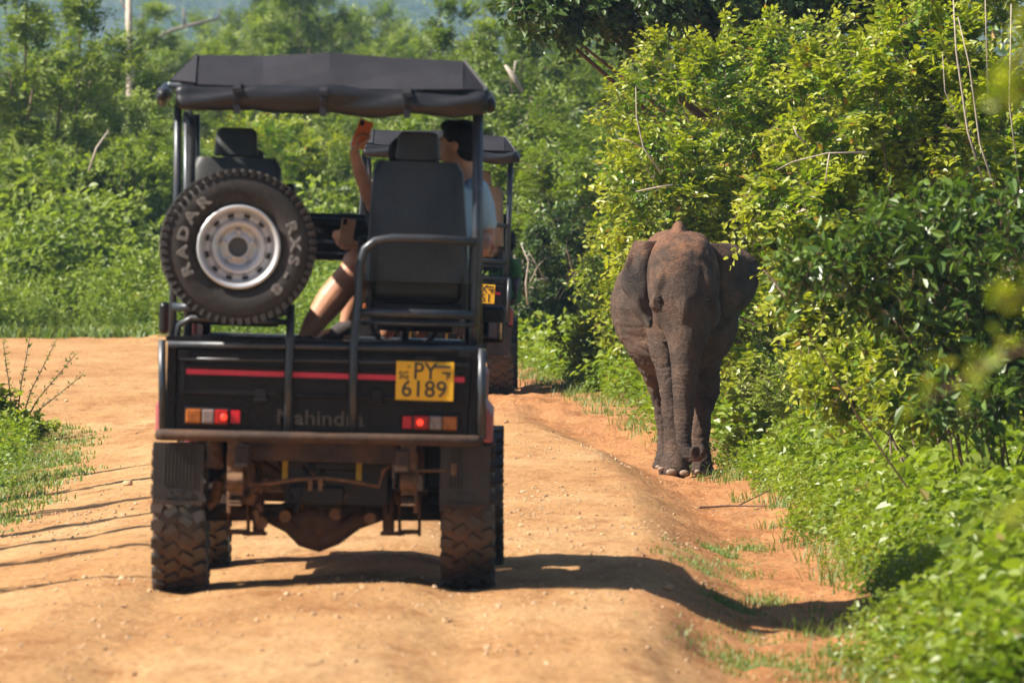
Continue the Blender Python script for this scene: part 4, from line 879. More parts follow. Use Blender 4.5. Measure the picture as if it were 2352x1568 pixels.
for (an, toe) in (((702, 775, .68), (-.16, -.02, -.05)), ((796, 742, .92), (-.14, -.03, -.075))):
    a = P(*an); toe = np.array(toe); m_ = MB(); m_.sweep([(*(a + np.array([.03, 0, -.01])), .05, .048), (*(a + toe * .3 + np.array([0, 0, -.03])), .05, .046), (*(a + toe * .8 + np.array([0, 0, -.038])), .035, .045), (*(a + toe * 1.2 + np.array([0, 0, -.04])), .026, .038)], 14); m_.box(a + toe * .5 + np.array([0, 0, -.06]), (.24, .085, .02)); fused('shoe', m_, .008, 3, shoem, p1)
def phone(c, d, n, mt, label, lens=True, w_=.073, h_=.145):
    d = Vector(d).normalized(); n = Vector(n); n = (n - d * n.dot(d)).normalized(); s_ = d.cross(n)
    M = Matrix((s_, n, d)).transposed(); m_ = MB(); m_.box((0, 0, 0), (w_, .009, h_)); o = m_.build('mobile_phone', mt, None, bevel=.004, seg=3); o.location = Vector(c); o.rotation_euler = M.to_euler()
    m2 = MB(); m2.box((0, -.0052 , 0), (w_ * .9, .002, h_ * .92)) if not lens else m2.box((0, .0052, 0), (w_ * .9, .002, h_ * .92)); m2.build('screen', dark, o)
    m3 = MB(); m3.box((-w_ * .28, -.006 if lens else .006, h_ * .36), (.022, .004, .03)); m3.build('camera_bump', dark, o, bevel=.002)
    tag(o, label, 'phone'); return o
phone(P(832, 308, .55), (.35, .0, .9), (.2, -1, 0), orangem, 'orange cased phone held up in the raised hand under the canopy')
# second traveller, facing him from the seat in front
m_ = MB(); hc2 = P(930, 372, 1.78); fc2 = (0.1, .99); head_(m_, hc2, fc2)
m_.sweep([(*P(930, 625, 1.72), .16, .12), (*P(930, 540, 1.72), .15, .11), (*P(930, 480, 1.75), .18, .11), (*P(930, 448, 1.78), .15, .09)], 20)
limb(m_, [P(862, 470, 1.72), P(868, 540, 1.62), P(860, 566, 1.5), P(845, 566, 1.36), P(818, 566, 1.26)], [.05, .042, .04, .034, .026]); hand(m_, P(816, 566, 1.26), P(786, 552, 1.22) - P(816, 566, 1.26), (.1, .9, .5), .38, .82, 1)
limb(m_, [P(1000, 470, 1.72), P(1005, 545, 1.66), P(985, 570, 1.9)], [.05, .042, .034]); hand(m_, P(985, 570, 1.9), (-.5, .6, 0), (0, 0, -1), .5, .95, 1)
limb(m_, [P(900, 635, 1.75), P(890, 640, 2.2), P(890, 760, 2.25)], [.085, .06, .04]); limb(m_, [P(960, 635, 1.75), P(965, 640, 2.2), P(965, 760, 2.25)], [.085, .06, .04])
p2 = fused('person', m_, .0068, 5, skin, None); tag(p2, 'second traveller mostly hidden by the seat, one hand holding a gold phone', 'person')
m_ = MB(); hair(m_, hc2, fc2); fused('hair', m_, .008, 2, hairm, p2)
m_ = MB(); m_.sweep([(*P(930, 640, 1.72), .175, .135), (*P(930, 540, 1.72), .168, .128), (*P(930, 480, 1.75), .195, .125), (*P(930, 452, 1.78), .16, .10)], 20); limb(m_, [P(862, 470, 1.72), P(866, 510, 1.66)], [.066, .056]); limb(m_, [P(1000, 470, 1.72), P(1003, 510, 1.7)], [.066, .056]); fused('shirt', m_, .01, 3, darkc, p2)
phone(P(797, 534, 1.20), (.18, .0, .98), (-.1, -1, .1), goldm, 'gold cased phone held at knee height between the seats')
# passenger in the far jeep, leaning out on the right
Q = lambda px, py, y: W(px, py, FY + y)
m_ = MB(); hc3 = Q(1168, 560, 2.1); head_(m_, hc3, (.2, .98))
m_.sweep([(*Q(1160, 690, 2.1), .15, .11), (*Q(1160, 640, 2.1), .16, .11), (*Q(1160, 600, 2.1), .16, .10)], 18)
limb(m_, [Q(1180, 606, 2.0), Q(1188, 640, 1.95), Q(1184, 664, 1.7)], [.05, .044, .036]); hand(m_, Q(1184, 664, 1.7), (.05, -.3, -.8), (-1, 0, 0), .5, 1.1, 1)
limb(m_, [Q(1140, 606, 2.0), Q(1138, 640, 2.1), Q(1145, 650, 2.4)], [.05, .044, .03]); hand(m_, Q(1145, 650, 2.4), (.1, .9, .1), (0, 0, -1), .5, 1, 1)
p3 = fused('person', m_, .01, 5, skin2, None); tag(p3, 'dark haired driver in green shirt with elbow out of the far jeep', 'person')
m_ = MB(); hair(m_, hc3, (.2, .98)); fused('hair', m_, .012, 2, hairm, p3)
m_ = MB(); m_.sweep([(*Q(1160, 695, 2.1), .165, .13), (*Q(1160, 640, 2.1), .175, .125), (*Q(1160, 604, 2.1), .17, .11)], 18); limb(m_, [Q(1180, 608, 2.0), Q(1187, 636, 1.95)], [.062, .055]); fused('shirt', m_, .012, 3, greens, p3)
# ------------------------------------------------------------------ foliage
def nrm(a): return a / (np.linalg.norm(a, axis=-1, keepdims=True) + 1e-9)
def leaves(Cn, D, Nn, L, Wd, shape='ovate', fold=.18):
    """Cn base points, D directions, Nn normals, L lengths, Wd widths -> V, quads"""
    n = len(Cn); D = nrm(D); Nn = nrm(Nn - D * (Nn * D).sum(-1, keepdims=True)); Sd = np.cross(D, Nn); L = L[:, None]; Wd = Wd[:, None]
    if shape == 'ovate':
        V = np.stack([Cn, Cn + D * L * .32 + Sd * Wd * .5 + Nn * Wd * fold, Cn + D * L * .68 + Sd * Wd * .40 + Nn * Wd * fold * .5, Cn + D * L - Nn * L * .10,
                      Cn + D * L * .68 - Sd * Wd * .40 + Nn * Wd * fold * .5, Cn + D * L * .32 - Sd * Wd * .5 + Nn * Wd * fold], 1)
        b = np.arange(n)[:, None] * 6; Q = np.concatenate([b + [0, 1, 2, 3], b + [0, 3, 4, 5]], 1).reshape(-1, 4); k = 2
    else:
        V = np.stack([Cn, Cn + D * L * .45 + Sd * Wd * .5 + Nn * Wd * fold, Cn + D * L, Cn + D * L * .45 - Sd * Wd * .5 + Nn * Wd * fold], 1)
        b = np.arange(n)[:, None] * 4; Q = (b + [0, 1, 2, 3]).reshape(-1, 4); k = 1
    return V.reshape(-1, 3), Q, k
def twig_tubes(A, M_, B_, r):
    """3-sided two-segment twigs through A, M_, B_"""
    n = len(A); T = nrm(B_ - A); ref = np.tile([0, 0, 1.0], (n, 1)); ref[np.abs(T[:, 2]) > .9] = [1, 0, 0]; u = nrm(np.cross(T, ref)); w_ = np.cross(T, u)
    V = []; 
    for p, s_ in ((A, 1.0), (M_, .7), (B_, .25)):
        for a in (0, 2.094, 4.189): V.append(p + (u * math.cos(a) + w_ * math.sin(a)) * (r * s_)[:, None])
    V = np.stack(V, 1); b = np.arange(n)[:, None] * 9; Qs = []
    for i in (0, 3):
        for j in range(3): Qs.append(b + [i + j, i + (j + 1) % 3, i + 3 + (j + 1) % 3, i + 3 + j])
    return V.reshape(-1, 3), np.concatenate(Qs, 1).reshape(-1, 4)
def grow(seed, lobes, NT, tl, K, ll, lw, style='pinnate', shape='ovate', base=(0, 0, 0), droop=.35, outward=.7, up=.25, back=.75, inner=.55, stems=14, stem_r=.02, agebias=0.0, jit=.35, clump=0, zmin=.05):
    """a crown of leafy twigs spread through several uneven lobes, plus stems that reach them"""
    r = np.random.default_rng(seed); lb = np.array(lobes, float); vol = (lb[:, 3] * lb[:, 5] + lb[:, 4] * lb[:, 5]); pk = r.choice(len(lb), NT * 2, p=vol / vol.sum())
    d = nrm(r.normal(size=(NT * 2, 3))); rad = inner + (1 - inner) * r.random(NT * 2) ** .7
    lump = 1 + .22 * vn(d[:, 0] * 2.5 + pk * 7.1, d[:, 2] * 2.5 + d[:, 1] * 1.7, seed % 97) * 2
    rad = rad * lump; p = lb[pk, :3] + d * lb[pk, 3:] * rad[:, None]
    keep = (r.random(len(p)) > back * (d[:, 1] > .35)) & (p[:, 2] > zmin)
    p, d = p[keep][:NT], d[keep][:NT]; n = len(p)
    if clump:          # twigs gather into sprays with gaps between
        c_ = p[r.integers(0, n, clump)]; dd = ((p[:, None, :] - c_[None]) ** 2).sum(-1); near = c_[dd.argmin(1)]; p = p + (near - p) * .55
    T = nrm(d * outward + r.normal(size=(n, 3)) * .45 + np.array([0, -.1, up])); L = tl * (.6 + .8 * r.random(n))
    A = p - T * L[:, None] * .5; Mid = p; End = p + T * L[:, None] * .5 + np.array([0, 0, -1.0]) * (droop * L * .35)[:, None]
    s_ = (np.arange(K) + .6) / K; C_ = []; D_ = []; N_ = []; AG = []
    Tn = nrm(End - Mid); upv = nrm(np.array([0, -.25, 1.0]) + r.normal(size=(n, 3)) * jit); Sd = nrm(np.cross(Tn, upv)); Nn = np.cross(Sd, Tn)
    for i, t in enumerate(s_):
        c0 = A * (1 - t) ** 2 + 2 * Mid * t * (1 - t) + End * t * t; sg = 1 if i % 2 else -1
        if style == 'pinnate': dd = Tn * .45 + Sd * sg * .9 + r.normal(size=(n, 3)) * .16; nn = Nn + r.normal(size=(n, 3)) * .22
        else: dd = Tn * .6 + Sd * sg * .6 + r.normal(size=(n, 3)) * .55; nn = Nn + r.normal(size=(n, 3)) * .5
        C_.append(c0); D_.append(dd); N_.append(nn); AG.append(np.full(n, t) * .55 + .45 * rad[keep][:n] / 1.1 + agebias)
    C_ = np.concatenate(C_); D_ = np.concatenate(D_); N_ = np.concatenate(N_); AG = np.clip(np.concatenate(AG), 0, 1); m = len(C_)
    sc = .7 + .6 * r.random(m); V, Q, k = leaves(C_, D_, N_, ll * sc, lw * sc, shape)
    tone = np.clip(np.tile(.5 + .9 * vn(p[:, 0] * 1.3 + 5, p[:, 2] * 1.6 + p[:, 1], seed % 89), K) + r.normal(size=m) * .17, 0, .95); bad = r.random(m) < .012; tone[bad] = 1.0
    me = np_mesh('foliage', V, Q, attrs={'rnd': np.repeat(tone, k), 'age': np.repeat(AG, k)})
    TV, TQ = twig_tubes(A, Mid, End, np.full(n, .0035 + .0015 * (tl > .5)))
    mb = MB(); b0 = np.array(base, float); idx = r.choice(n, stems, replace=False)
    for i in idx:
        q = b0 + np.array([r.normal() * .12, r.normal() * .12, -.15]); e = A[i]; m1 = q + (e - q) * .35 + np.array([r.normal() * .10, r.normal() * .1, .25 * abs(e[2] - q[2]) * .4]); m2 = q + (e - q) * .7 + np.array([r.normal() * .1, r.normal() * .1, .12])
        mb.tube([q, m1, m2, e, End[i]], [stem_r, stem_r * .75, stem_r * .5, stem_r * .25, .003], 6, cap=False)
    bv = np.concatenate(mb.v); bq = np.array([f for f in mb.f if len(f) == 4])
    mt = np_mesh('branches', np.concatenate([bv, TV]), np.concatenate([bq, TQ + len(bv)]), smooth=True)
    return me, mt
# leaf colours
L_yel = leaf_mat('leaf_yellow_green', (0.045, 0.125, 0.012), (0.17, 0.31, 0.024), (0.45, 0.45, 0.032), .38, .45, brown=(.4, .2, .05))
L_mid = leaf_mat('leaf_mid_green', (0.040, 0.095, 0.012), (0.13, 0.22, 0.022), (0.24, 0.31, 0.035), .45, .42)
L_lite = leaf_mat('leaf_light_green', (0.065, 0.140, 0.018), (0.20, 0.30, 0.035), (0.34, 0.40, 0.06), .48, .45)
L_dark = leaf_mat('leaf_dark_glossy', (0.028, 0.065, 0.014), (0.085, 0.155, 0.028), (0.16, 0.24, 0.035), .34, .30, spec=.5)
L_over = leaf_mat('leaf_shaded_green', (0.016, 0.042, 0.011), (0.045, 0.095, 0.02), (0.09, 0.15, 0.03), .4, .28)  # shade on this foliage is put into the leaf colour
L_cov = leaf_mat('leaf_ground_cover', (0.065, 0.135, 0.010), (0.25, 0.34, 0.030), (0.40, 0.44, 0.06), .42, .45, brown=(.42, .33, .12))
L_cov2 = leaf_mat('leaf_far_cover', (0.09, 0.16, 0.02), (0.25, 0.33, 0.05), (0.38, 0.42, 0.10), .5, .45)
L_gr = leaf_mat('grass_blade', (0.08, 0.15, 0.03), (0.21, 0.30, 0.07), (0.46, 0.42, 0.17), .5, .35)
bark = simple('bark', (0.16, 0.11, 0.075), 0.85, vary=.4, scale=20); pale = simple('pale_dead_wood', (0.46, 0.38, 0.31), 0.8, vary=.2, scale=14); brownb = simple('brown_twig', (0.12, 0.065, 0.04), 0.8, vary=.4)

def plant(name, meshes, lmat, loc, label, cat, group=None, rz=0, sc=(1, 1, 1), bmat=None, kind=None):
    fo, br = meshes; o = empty(name, loc, rz); o.scale = sc; tag(o, label, cat, group)
    if not len(fo.materials): fo.materials.append(lmat)
    if not len(br.materials): br.materials.append(bmat or bark)
    a = link('foliage', fo, o); link('branches', br, o); return o
def copy_plant(src, loc, rz, sc, label, group=None):
    o = src.copy(); C.objects.link(o); o.location = loc; o.rotation_euler = (0, 0, rz); o.scale = sc; o['label'] = label
    if group: o['group'] = group
    for ch in src.children:
        c = ch.copy(); C.objects.link(c); c.parent = o
    return o

# ---- right-hand bushes beside and behind the elephant
def wl(px, py, Y, rx, ry, rz, o): p = W(px, py, Y) - np.array(o); return (p[0], p[1], p[2], rx, ry, rz)
o1 = (2.2, 74.0, G(2.2, 74)); l1 = [wl(1600, 240, 74, .75, .8, .62, o1), wl(1530, 420, 73.5, .55, .7, .55, o1), wl(1640, 560, 74, .85, .8, .7, o1), wl(1800, 420, 74.5, .8, .9, .8, o1), wl(1780, 180, 75, .75, .8, .6, o1), wl(1560, 640, 73.5, .45, .6, .5, o1), wl(1780, 760, 73, .8, .8, .6, o1)]
plant('yellow_green_bush', grow(101, l1, 2500, .42, 12, .062, .034, base=(.4, .3, 0), clump=260, droop=.5, agebias=.03), L_yel, o1, 'tall yellow green bush with feathery sprays rising right behind the elephant', 'bush')
o2 = (3.0, 62.0, G(3.0, 62)); l2 = [wl(1960, 250, 62, .62, .7, .55, o2), wl(2120, 180, 62.5, .7, .7, .62, o2), wl(1850, 480, 61.5, .45, .6, .42, o2), wl(1990, 520, 62, .6, .6, .5, o2), wl(2240, 380, 62, .7, .7, .7, o2), wl(1900, 700, 61, .40, .5, .30, o2), wl(1990, 760, 61, .55, .6, .45, o2), wl(2200, 760, 61.5, .7, .6, .5, o2), wl(1880, 600, 61.5, .36, .4, .30, o2)]
plant('arching_bush', grow(102, l2, 2900, .36, 12, .058, .034, base=(.3, .2, 0), clump=300, droop=.6, agebias=.06), L_yel, o2, 'yellow tipped arching bush between the elephant and the dark glossy bush', 'bush')
o3 = (4.6, 82.0, G(4.6, 82)); l3 = [wl(2000, 60, 82, 1.1, .9, .8, o3), wl(2280, 120, 82, 1.1, .9, 1.0, o3), wl(1850, 40, 83, .8, .9, .6, o3), wl(2330, 380, 82, .9, .9, 1.0, o3), wl(2150, -80, 82, 1.4, 1, .8, o3), wl(1700, 330, 84, .9, .9, .9, o3), wl(2050, 450, 83, 1.2, .9, 1.2, o3)]
plant('tall_bush', grow(103, l3, 2600, .5, 12, .07, .036, base=(.3, .3, 0), clump=260, droop=.3, agebias=.02), L_yel, o3, 'tallest yellow green bush filling the upper right corner', 'bush')
o4 = (2.75, 50.0, G(2.75, 50)); l4 = [wl(2080, 640, 50, .52, .45, .30, o4), wl(2260, 620, 50, .45, .45, .38, o4), wl(1900, 640, 50, .32, .35, .20, o4), wl(2180, 800, 50, .48, .4, .22, o4), wl(2330, 780, 50, .32, .4, .35, o4), wl(2000, 560, 50, .35, .35, .18, o4), wl(2120, 520, 50.3, .4, .4, .2, o4), wl(2300, 480, 50.2, .3, .35, .2, o4), wl(2230, 930, 49.5, .4, .35, .18, o4), wl(2350, 930, 49.5, .3, .35, .2, o4)]
g4 = grow(104, l4, 600, .34, 7, .076, .036, 'loose', base=(.1, .1, 0), droop=.2, jit=.6, clump=160, stems=20, stem_r=.008)
b4 = plant('dark_glossy_bush', g4, L_dark, o4, 'dark glossy leaved bush in front of the yellow green ones at right', 'bush', bmat=brownb)
b4.children[0]['kind'] = 'stuff'
# its nearest leaves, one by one
lm = []
for q in range(4):
    V, Q_, k = leaves(np.zeros((1, 3)), np.array([[1.0, 0, 0]]), np.array([[0, 0, 1.0]]), np.array([.1 + .012 * q]), np.array([.044 + .004 * q]))
    me = np_mesh('leaf', V, Q_, attrs={'rnd': [.2 + .2 * q] * 2, 'age': [.2 + .1 * q] * 2}); me.materials.append(L_dark); lm.append(me)
r4 = np.random.default_rng(44); lb = np.array(l4)
for i in range(260):
    a = lb[r4.integers(0, len(lb))]; d = nrm(r4.normal(size=3)); d[1] = -abs(d[1]); p = a[:3] + d * a[3:] * (1.0 + .12 * r4.random())
    o = link('leaf', lm[i % 4], b4); o.location = p; o.rotation_euler = (r4.normal() * .7, r4.normal() * .6, r4.uniform(0, 6.28))
# low bushes that join the big ones to the ground cover
ol = (2.6, 56.0, G(2.6, 56)); ll_ = [wl(1980, 880, 57, .5, .6, .22, ol), wl(2200, 900, 56, .6, .5, .28, ol), wl(2330, 850, 55, .4, .5, .3, ol), wl(2080, 820, 57, .5, .5, .25, ol)]
plant('low_leafy_bush', grow(105, ll_, 1300, .3, 9, .055, .036, 'loose', base=(.2, .2, 0), droop=.3, stems=12, stem_r=.01, clump=120), L_yel, ol, 'low dense bush below the dark glossy one, above the ground cover', 'bush')
ol = (2.4, 74.5, G(2.4, 74.5)); ll_ = [wl(1760, 800, 74, .5, .5, .42, ol), wl(1880, 880, 66, .5, .5, .3, ol), wl(1700, 720, 75, .35, .4, .4, ol), wl(1850, 760, 73, .5, .5, .4, ol), wl(1720, 900, 73.5, .4, .4, .3, ol)]
plant('feathery_bush', grow(106, ll_, 1500, .3, 12, .042, .015, base=(.2, .2, 0), droop=.2, stems=12, stem_r=.01, clump=130), L_lite, ol, 'feathery fresh green bush at the right flank of the elephant', 'bush')
ol = (.9, 92.0, G(.9, 92)); ll_ = [wl(1440, 640, 90, .5, .6, .45, ol), wl(1400, 780, 88, .6, .6, .32, ol), wl(1500, 720, 86, .6, .6, .5, ol), wl(1460, 540, 92, .5, .6, .5, ol)]
plant('leafy_bush', grow(107, ll_, 1500, .34, 10, .06, .036, base=(.2, .2, 0), droop=.3, stems=12, stem_r=.012, clump=120), L_yel, ol, 'light leafy bush just left of the elephant, behind the ground cover', 'bush')
# ---- overhanging dark branch at the top
ot = (4.4, 84.0, G(4.4, 84)); lt = [wl(1330, 10, 80, .55, .6, .30, ot), wl(1450, -10, 80, .6, .6, .36, ot), wl(1600, -20, 80.5, .8, .6, .34, ot), wl(1250, -20, 80, .4, .5, .2, ot), wl(1720, 0, 81, .6, .6, .45, ot), wl(1900, -100, 82, 1.2, .8, .6, ot), wl(1330, 60, 80, .2, .3, .12, ot), wl(1740, 170, 81, .35, .4, .45, ot)]
gt_ = grow(108, lt, 2100, .32, 9, .085, .045, 'loose', base=(0, 0, 0), droop=.9, up=-.1, jit=.5, stems=26, stem_r=.05, clump=150, back=.2)
plant('overhanging_tree', gt_, L_over, ot, 'tree with shade darkened leaf colour hanging over the road from the upper right', 'tree', bmat=brownb)

# ---- trees and bushes behind the road: six kinds, copied
def proto(seed, lobes, NT, tl, K, ll, lw, **k): return grow(seed, lobes, NT, tl, K, ll, lw, shape='diamond', stem_r=.05, stems=22, inner=.45, back=.8, **k)
tallL = [(0, 0, 3.6, .9, .9, .8), (-.5, 0, 2.9, .9, .9, .8), (.6, -.1, 2.6, .9, .9, .9), (0, -.2, 1.7, 1.2, 1.0, 1.0), (.3, .1, 4.4, .6, .6, .6), (-.9, 0, 1.6, .8, .8, .8), (.9, 0, 1.3, .8, .8, .8)]
bushL = [(0, 0, 1.3, 1.1, .9, .9), (-.9, 0, .9, .8, .8, .7), (.9, 0, 1.0, .8, .8, .8), (.3, -.2, 2.0, .8, .8, .6), (-.5, 0, 1.7, .7, .7, .6), (0, -.4, .5, 1.3, .7, .5)]
wideL = [(0, 0, 2.2, 1.5, 1.2, .8), (-1.2, 0, 1.9, 1.0, 1.0, .8), (1.3, 0, 2.0, 1.0, 1.0, .8), (.3, 0, 3.0, 1.0, 1.0, .6), (-.5, -.3, 1.2, 1.3, .8, .9), (.9, -.3, 1.0, 1.2, .8, .8)]
PT = [proto(201, tallL, 1700, .5, 12, .095, .038, clump=150, droop=.5), proto(202, bushL, 1500, .42, 12, .080, .036, clump=130), proto(203, wideL, 1900, .5, 12, .09, .036, clump=160, droop=.3),
      proto(204, bushL, 1500, .40, 10, .10, .052, style='loose', clump=100)]
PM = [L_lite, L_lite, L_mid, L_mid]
first = {}
def put(kind, mat_i, px, pyb, Y, s, label, rz=None, sz=None, zz=None, group='trees and bushes behind the road'):
    """kind of crown, centre column, distance, size; its foot stands on the ground"""
    x = (px - 1176) / F * Y; z = (G(x, Y) if Y < 300 else float(hz(x, Y)) - .8) if zz is None else zz
    rz = random.uniform(0, 6.28) if rz is None else rz * 1.0; rz = random.uniform(-.5, .5) if Y < 200 else rz; sc = (s * random.choice((-1, 1)) , s, s * (sz or 1))
    key = (kind, mat_i)
    if key not in first:
        fo, br = PT[kind]
        if mat_i: fo = fo.copy(); fo.materials.clear()
        if key != (kind, 0) or True:
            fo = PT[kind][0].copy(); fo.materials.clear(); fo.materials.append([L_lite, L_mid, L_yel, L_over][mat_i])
        nm = ('slender_tree', 'round_bush', 'spreading_tree', 'broadleaf_bush')[kind]
        o = plant(nm, (fo, br), None, (x, Y, z), label, 'bush' if kind in (1, 3) else 'tree', group, rz, sc); first[key] = o; return o
    return copy_plant(first[key], (x, Y, z), rz, sc, label, group)
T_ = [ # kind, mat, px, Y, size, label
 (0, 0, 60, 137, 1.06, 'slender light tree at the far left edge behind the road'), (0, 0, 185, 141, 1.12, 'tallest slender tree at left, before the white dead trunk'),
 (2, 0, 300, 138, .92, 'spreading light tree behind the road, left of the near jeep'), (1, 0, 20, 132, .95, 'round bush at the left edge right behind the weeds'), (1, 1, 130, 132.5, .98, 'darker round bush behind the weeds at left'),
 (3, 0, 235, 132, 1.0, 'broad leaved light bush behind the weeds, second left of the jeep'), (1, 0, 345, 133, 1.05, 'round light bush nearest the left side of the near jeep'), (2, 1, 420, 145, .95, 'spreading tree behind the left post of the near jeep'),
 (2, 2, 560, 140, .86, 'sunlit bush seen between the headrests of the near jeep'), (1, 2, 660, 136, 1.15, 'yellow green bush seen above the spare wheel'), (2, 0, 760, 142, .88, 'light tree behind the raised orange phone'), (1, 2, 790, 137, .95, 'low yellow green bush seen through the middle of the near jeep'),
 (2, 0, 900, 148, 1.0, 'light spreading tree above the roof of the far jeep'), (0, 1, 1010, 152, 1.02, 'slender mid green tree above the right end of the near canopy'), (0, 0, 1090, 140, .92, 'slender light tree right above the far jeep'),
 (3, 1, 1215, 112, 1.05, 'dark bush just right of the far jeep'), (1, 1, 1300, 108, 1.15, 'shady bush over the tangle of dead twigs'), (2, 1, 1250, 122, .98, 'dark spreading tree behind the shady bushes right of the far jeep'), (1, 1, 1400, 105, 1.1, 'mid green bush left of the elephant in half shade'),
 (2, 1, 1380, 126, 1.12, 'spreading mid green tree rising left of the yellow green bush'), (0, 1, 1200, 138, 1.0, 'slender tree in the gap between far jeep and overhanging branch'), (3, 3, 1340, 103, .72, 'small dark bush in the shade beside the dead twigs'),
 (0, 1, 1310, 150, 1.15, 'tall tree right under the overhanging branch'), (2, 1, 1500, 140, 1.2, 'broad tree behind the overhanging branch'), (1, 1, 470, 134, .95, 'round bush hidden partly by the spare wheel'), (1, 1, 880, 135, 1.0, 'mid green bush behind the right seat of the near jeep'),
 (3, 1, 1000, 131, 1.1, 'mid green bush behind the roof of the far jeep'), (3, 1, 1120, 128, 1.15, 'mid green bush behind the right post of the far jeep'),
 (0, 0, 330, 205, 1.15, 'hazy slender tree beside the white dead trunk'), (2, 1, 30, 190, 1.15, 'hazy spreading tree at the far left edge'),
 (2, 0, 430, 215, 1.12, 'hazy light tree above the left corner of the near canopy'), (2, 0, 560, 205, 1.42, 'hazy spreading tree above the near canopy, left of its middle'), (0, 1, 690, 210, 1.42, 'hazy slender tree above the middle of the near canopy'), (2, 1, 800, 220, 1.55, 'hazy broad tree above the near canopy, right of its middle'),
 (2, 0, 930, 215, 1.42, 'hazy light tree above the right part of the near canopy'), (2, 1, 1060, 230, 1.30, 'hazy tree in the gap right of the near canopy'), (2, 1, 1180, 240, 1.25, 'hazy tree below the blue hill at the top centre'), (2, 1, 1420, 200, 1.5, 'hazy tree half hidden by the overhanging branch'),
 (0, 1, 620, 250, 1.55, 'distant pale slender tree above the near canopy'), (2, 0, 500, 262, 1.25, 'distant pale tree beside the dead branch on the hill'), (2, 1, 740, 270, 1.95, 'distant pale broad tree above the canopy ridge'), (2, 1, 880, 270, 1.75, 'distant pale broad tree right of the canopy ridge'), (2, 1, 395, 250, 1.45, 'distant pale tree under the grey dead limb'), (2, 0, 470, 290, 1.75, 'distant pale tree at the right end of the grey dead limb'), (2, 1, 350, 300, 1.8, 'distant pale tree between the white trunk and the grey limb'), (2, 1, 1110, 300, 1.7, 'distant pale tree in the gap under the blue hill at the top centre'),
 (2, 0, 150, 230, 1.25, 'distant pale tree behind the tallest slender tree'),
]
for (k, mt, px, Y, s, lab) in T_: put(k, mt, px, 0, Y, s, lab)
# off to the left of the frame: the trees whose shadows fall across the road
for i, (x, Y, s, hh) in enumerate(((-4.3, 43.6, .20, .55), (-4.6, 47.6, .26, .60), (-5.0, 50.6, .32, .78), (-5.0, 53.3, .34, .72), (-5.2, 57.2, .26, .84), (-5.9, 62.0, .34, .80), (-5.7, 66.4, .28, .72))):
    o = copy_plant(first[(0, 0)], (x, Y, G(x, Y)), i * 1.3, (s, s * 1.3, hh), 'narrow young tree outside the left edge, %s in depth, shading the road' % ('first', 'second', 'third', 'fourth', 'fifth', 'sixth', 'seventh', 'eighth')[i], 'young trees left of the road')
def bare(name, label, pts_list, mat, cat='tree', loc=(0, 0, 0)):
    m_ = MB()
    for pts, r in pts_list: m_.tube(pts, r, 7)
    o = m_.build('trunk', mat, None, smooth=True); e = empty(name, (0, 0, 0)); o.parent = e; tag(e, label, cat); return e
r9 = np.random.default_rng(12)
def stalk(x, Y, h, lean, r0=.012):
    z = G(x, Y); L = []
    top = np.array([x + lean, Y + .3, z + h]); b = np.array([x, Y, z - .05]); mid = (top + b) / 2 + np.array([lean * .15, 0, .1]); L.append(([b, mid, top], [r0, r0 * .7, r0 * .3]))
    for q in range(5):
        t = r9.uniform(.35, .95); p = b + (top - b) * t; d = np.array([r9.uniform(-.35, .35), r9.uniform(-.25, .25), r9.uniform(.1, .4)]); L.append(([p, p + d * .6, p + d * 1.1 + np.array([0, 0, -.04])], [r0 * .5, r0 * .35, r0 * .2]))
    return L
for i, (x, Y, h, ln) in enumerate(((-4.7, 51.5, 1.7, .3), (-5.4, 60, 2.2, .4), (-6.2, 69, 2.2, .3))):
    bare('bare_sapling', 'bare sapling beyond the left edge, %s in depth, throwing a thin shadow' % ('second', 'third', 'fourth', 'fifth', 'sixth', 'seventh', 'eighth', 'farthest', 'nearest')[i], stalk(x, Y, h * 1.75, ln * 2, .030), bark)['group'] = 'bare saplings left of the road'
# white dead trunk, dead limbs
def WP(px, py, Y): return tuple(W(px, py, Y))
bare('dead_tree', 'white bare dead trunk standing among the trees at upper left', [([WP(303, 420, 172), WP(301, 170, 172), WP(297, 90, 172), WP(296, -30, 172)], [.12, .095, .075, .06]), ([WP(298, 150, 172), WP(288, 130, 172), WP(284, 118, 172)], [.03, .02, .01]), ([WP(296, 30, 172), WP(280, 5, 172), WP(268, -20, 172)], [.03, .02, .015])], pale)
bare('dead_branch', 'grey dead limb lying across the hazy trees at upper left', [([WP(350, 95, 236), WP(395, 70, 236), WP(450, 55, 236), WP(500, 45, 236)], [.06, .05, .045, .03]), ([WP(424, 62, 236), WP(422, 20, 236)], [.04, .03]), ([WP(500, 46, 236), WP(506, 20, 236)], [.03, .02])], simple('grey_wood', (.2, .17, .15), .9), 'branch')
bare('dead_branch', 'pale bare twig leaning in the bushes left of the near jeep', [([WP(204, 395, 130), WP(222, 340, 130), WP(250, 300, 130)], [.02, .018, .012])], pale, 'branch')
bare('dead_sapling', 'thin pale trunks showing in the undergrowth at left', [([WP(187, 720, 131), WP(183, 560, 131), WP(190, 470, 131)], [.03, .026, .015]), ([WP(228, 700, 131), WP(226, 560, 131)], [.022, .015])], pale, 'trunk')
bare('dead_branch', 'pinkish broken limb between far jeep and overhanging branch', [([WP(1160, 150, 134), WP(1180, 178, 134), WP(1200, 212, 134)], [.02, .05, .03]), ([WP(1180, 178, 134), WP(1184, 140, 134)], [.02, .012]), ([WP(1205, 330, 134), WP(1212, 280, 134), WP(1208, 262, 134)], [.03, .02, .01])], pale, 'branch')
tw = []
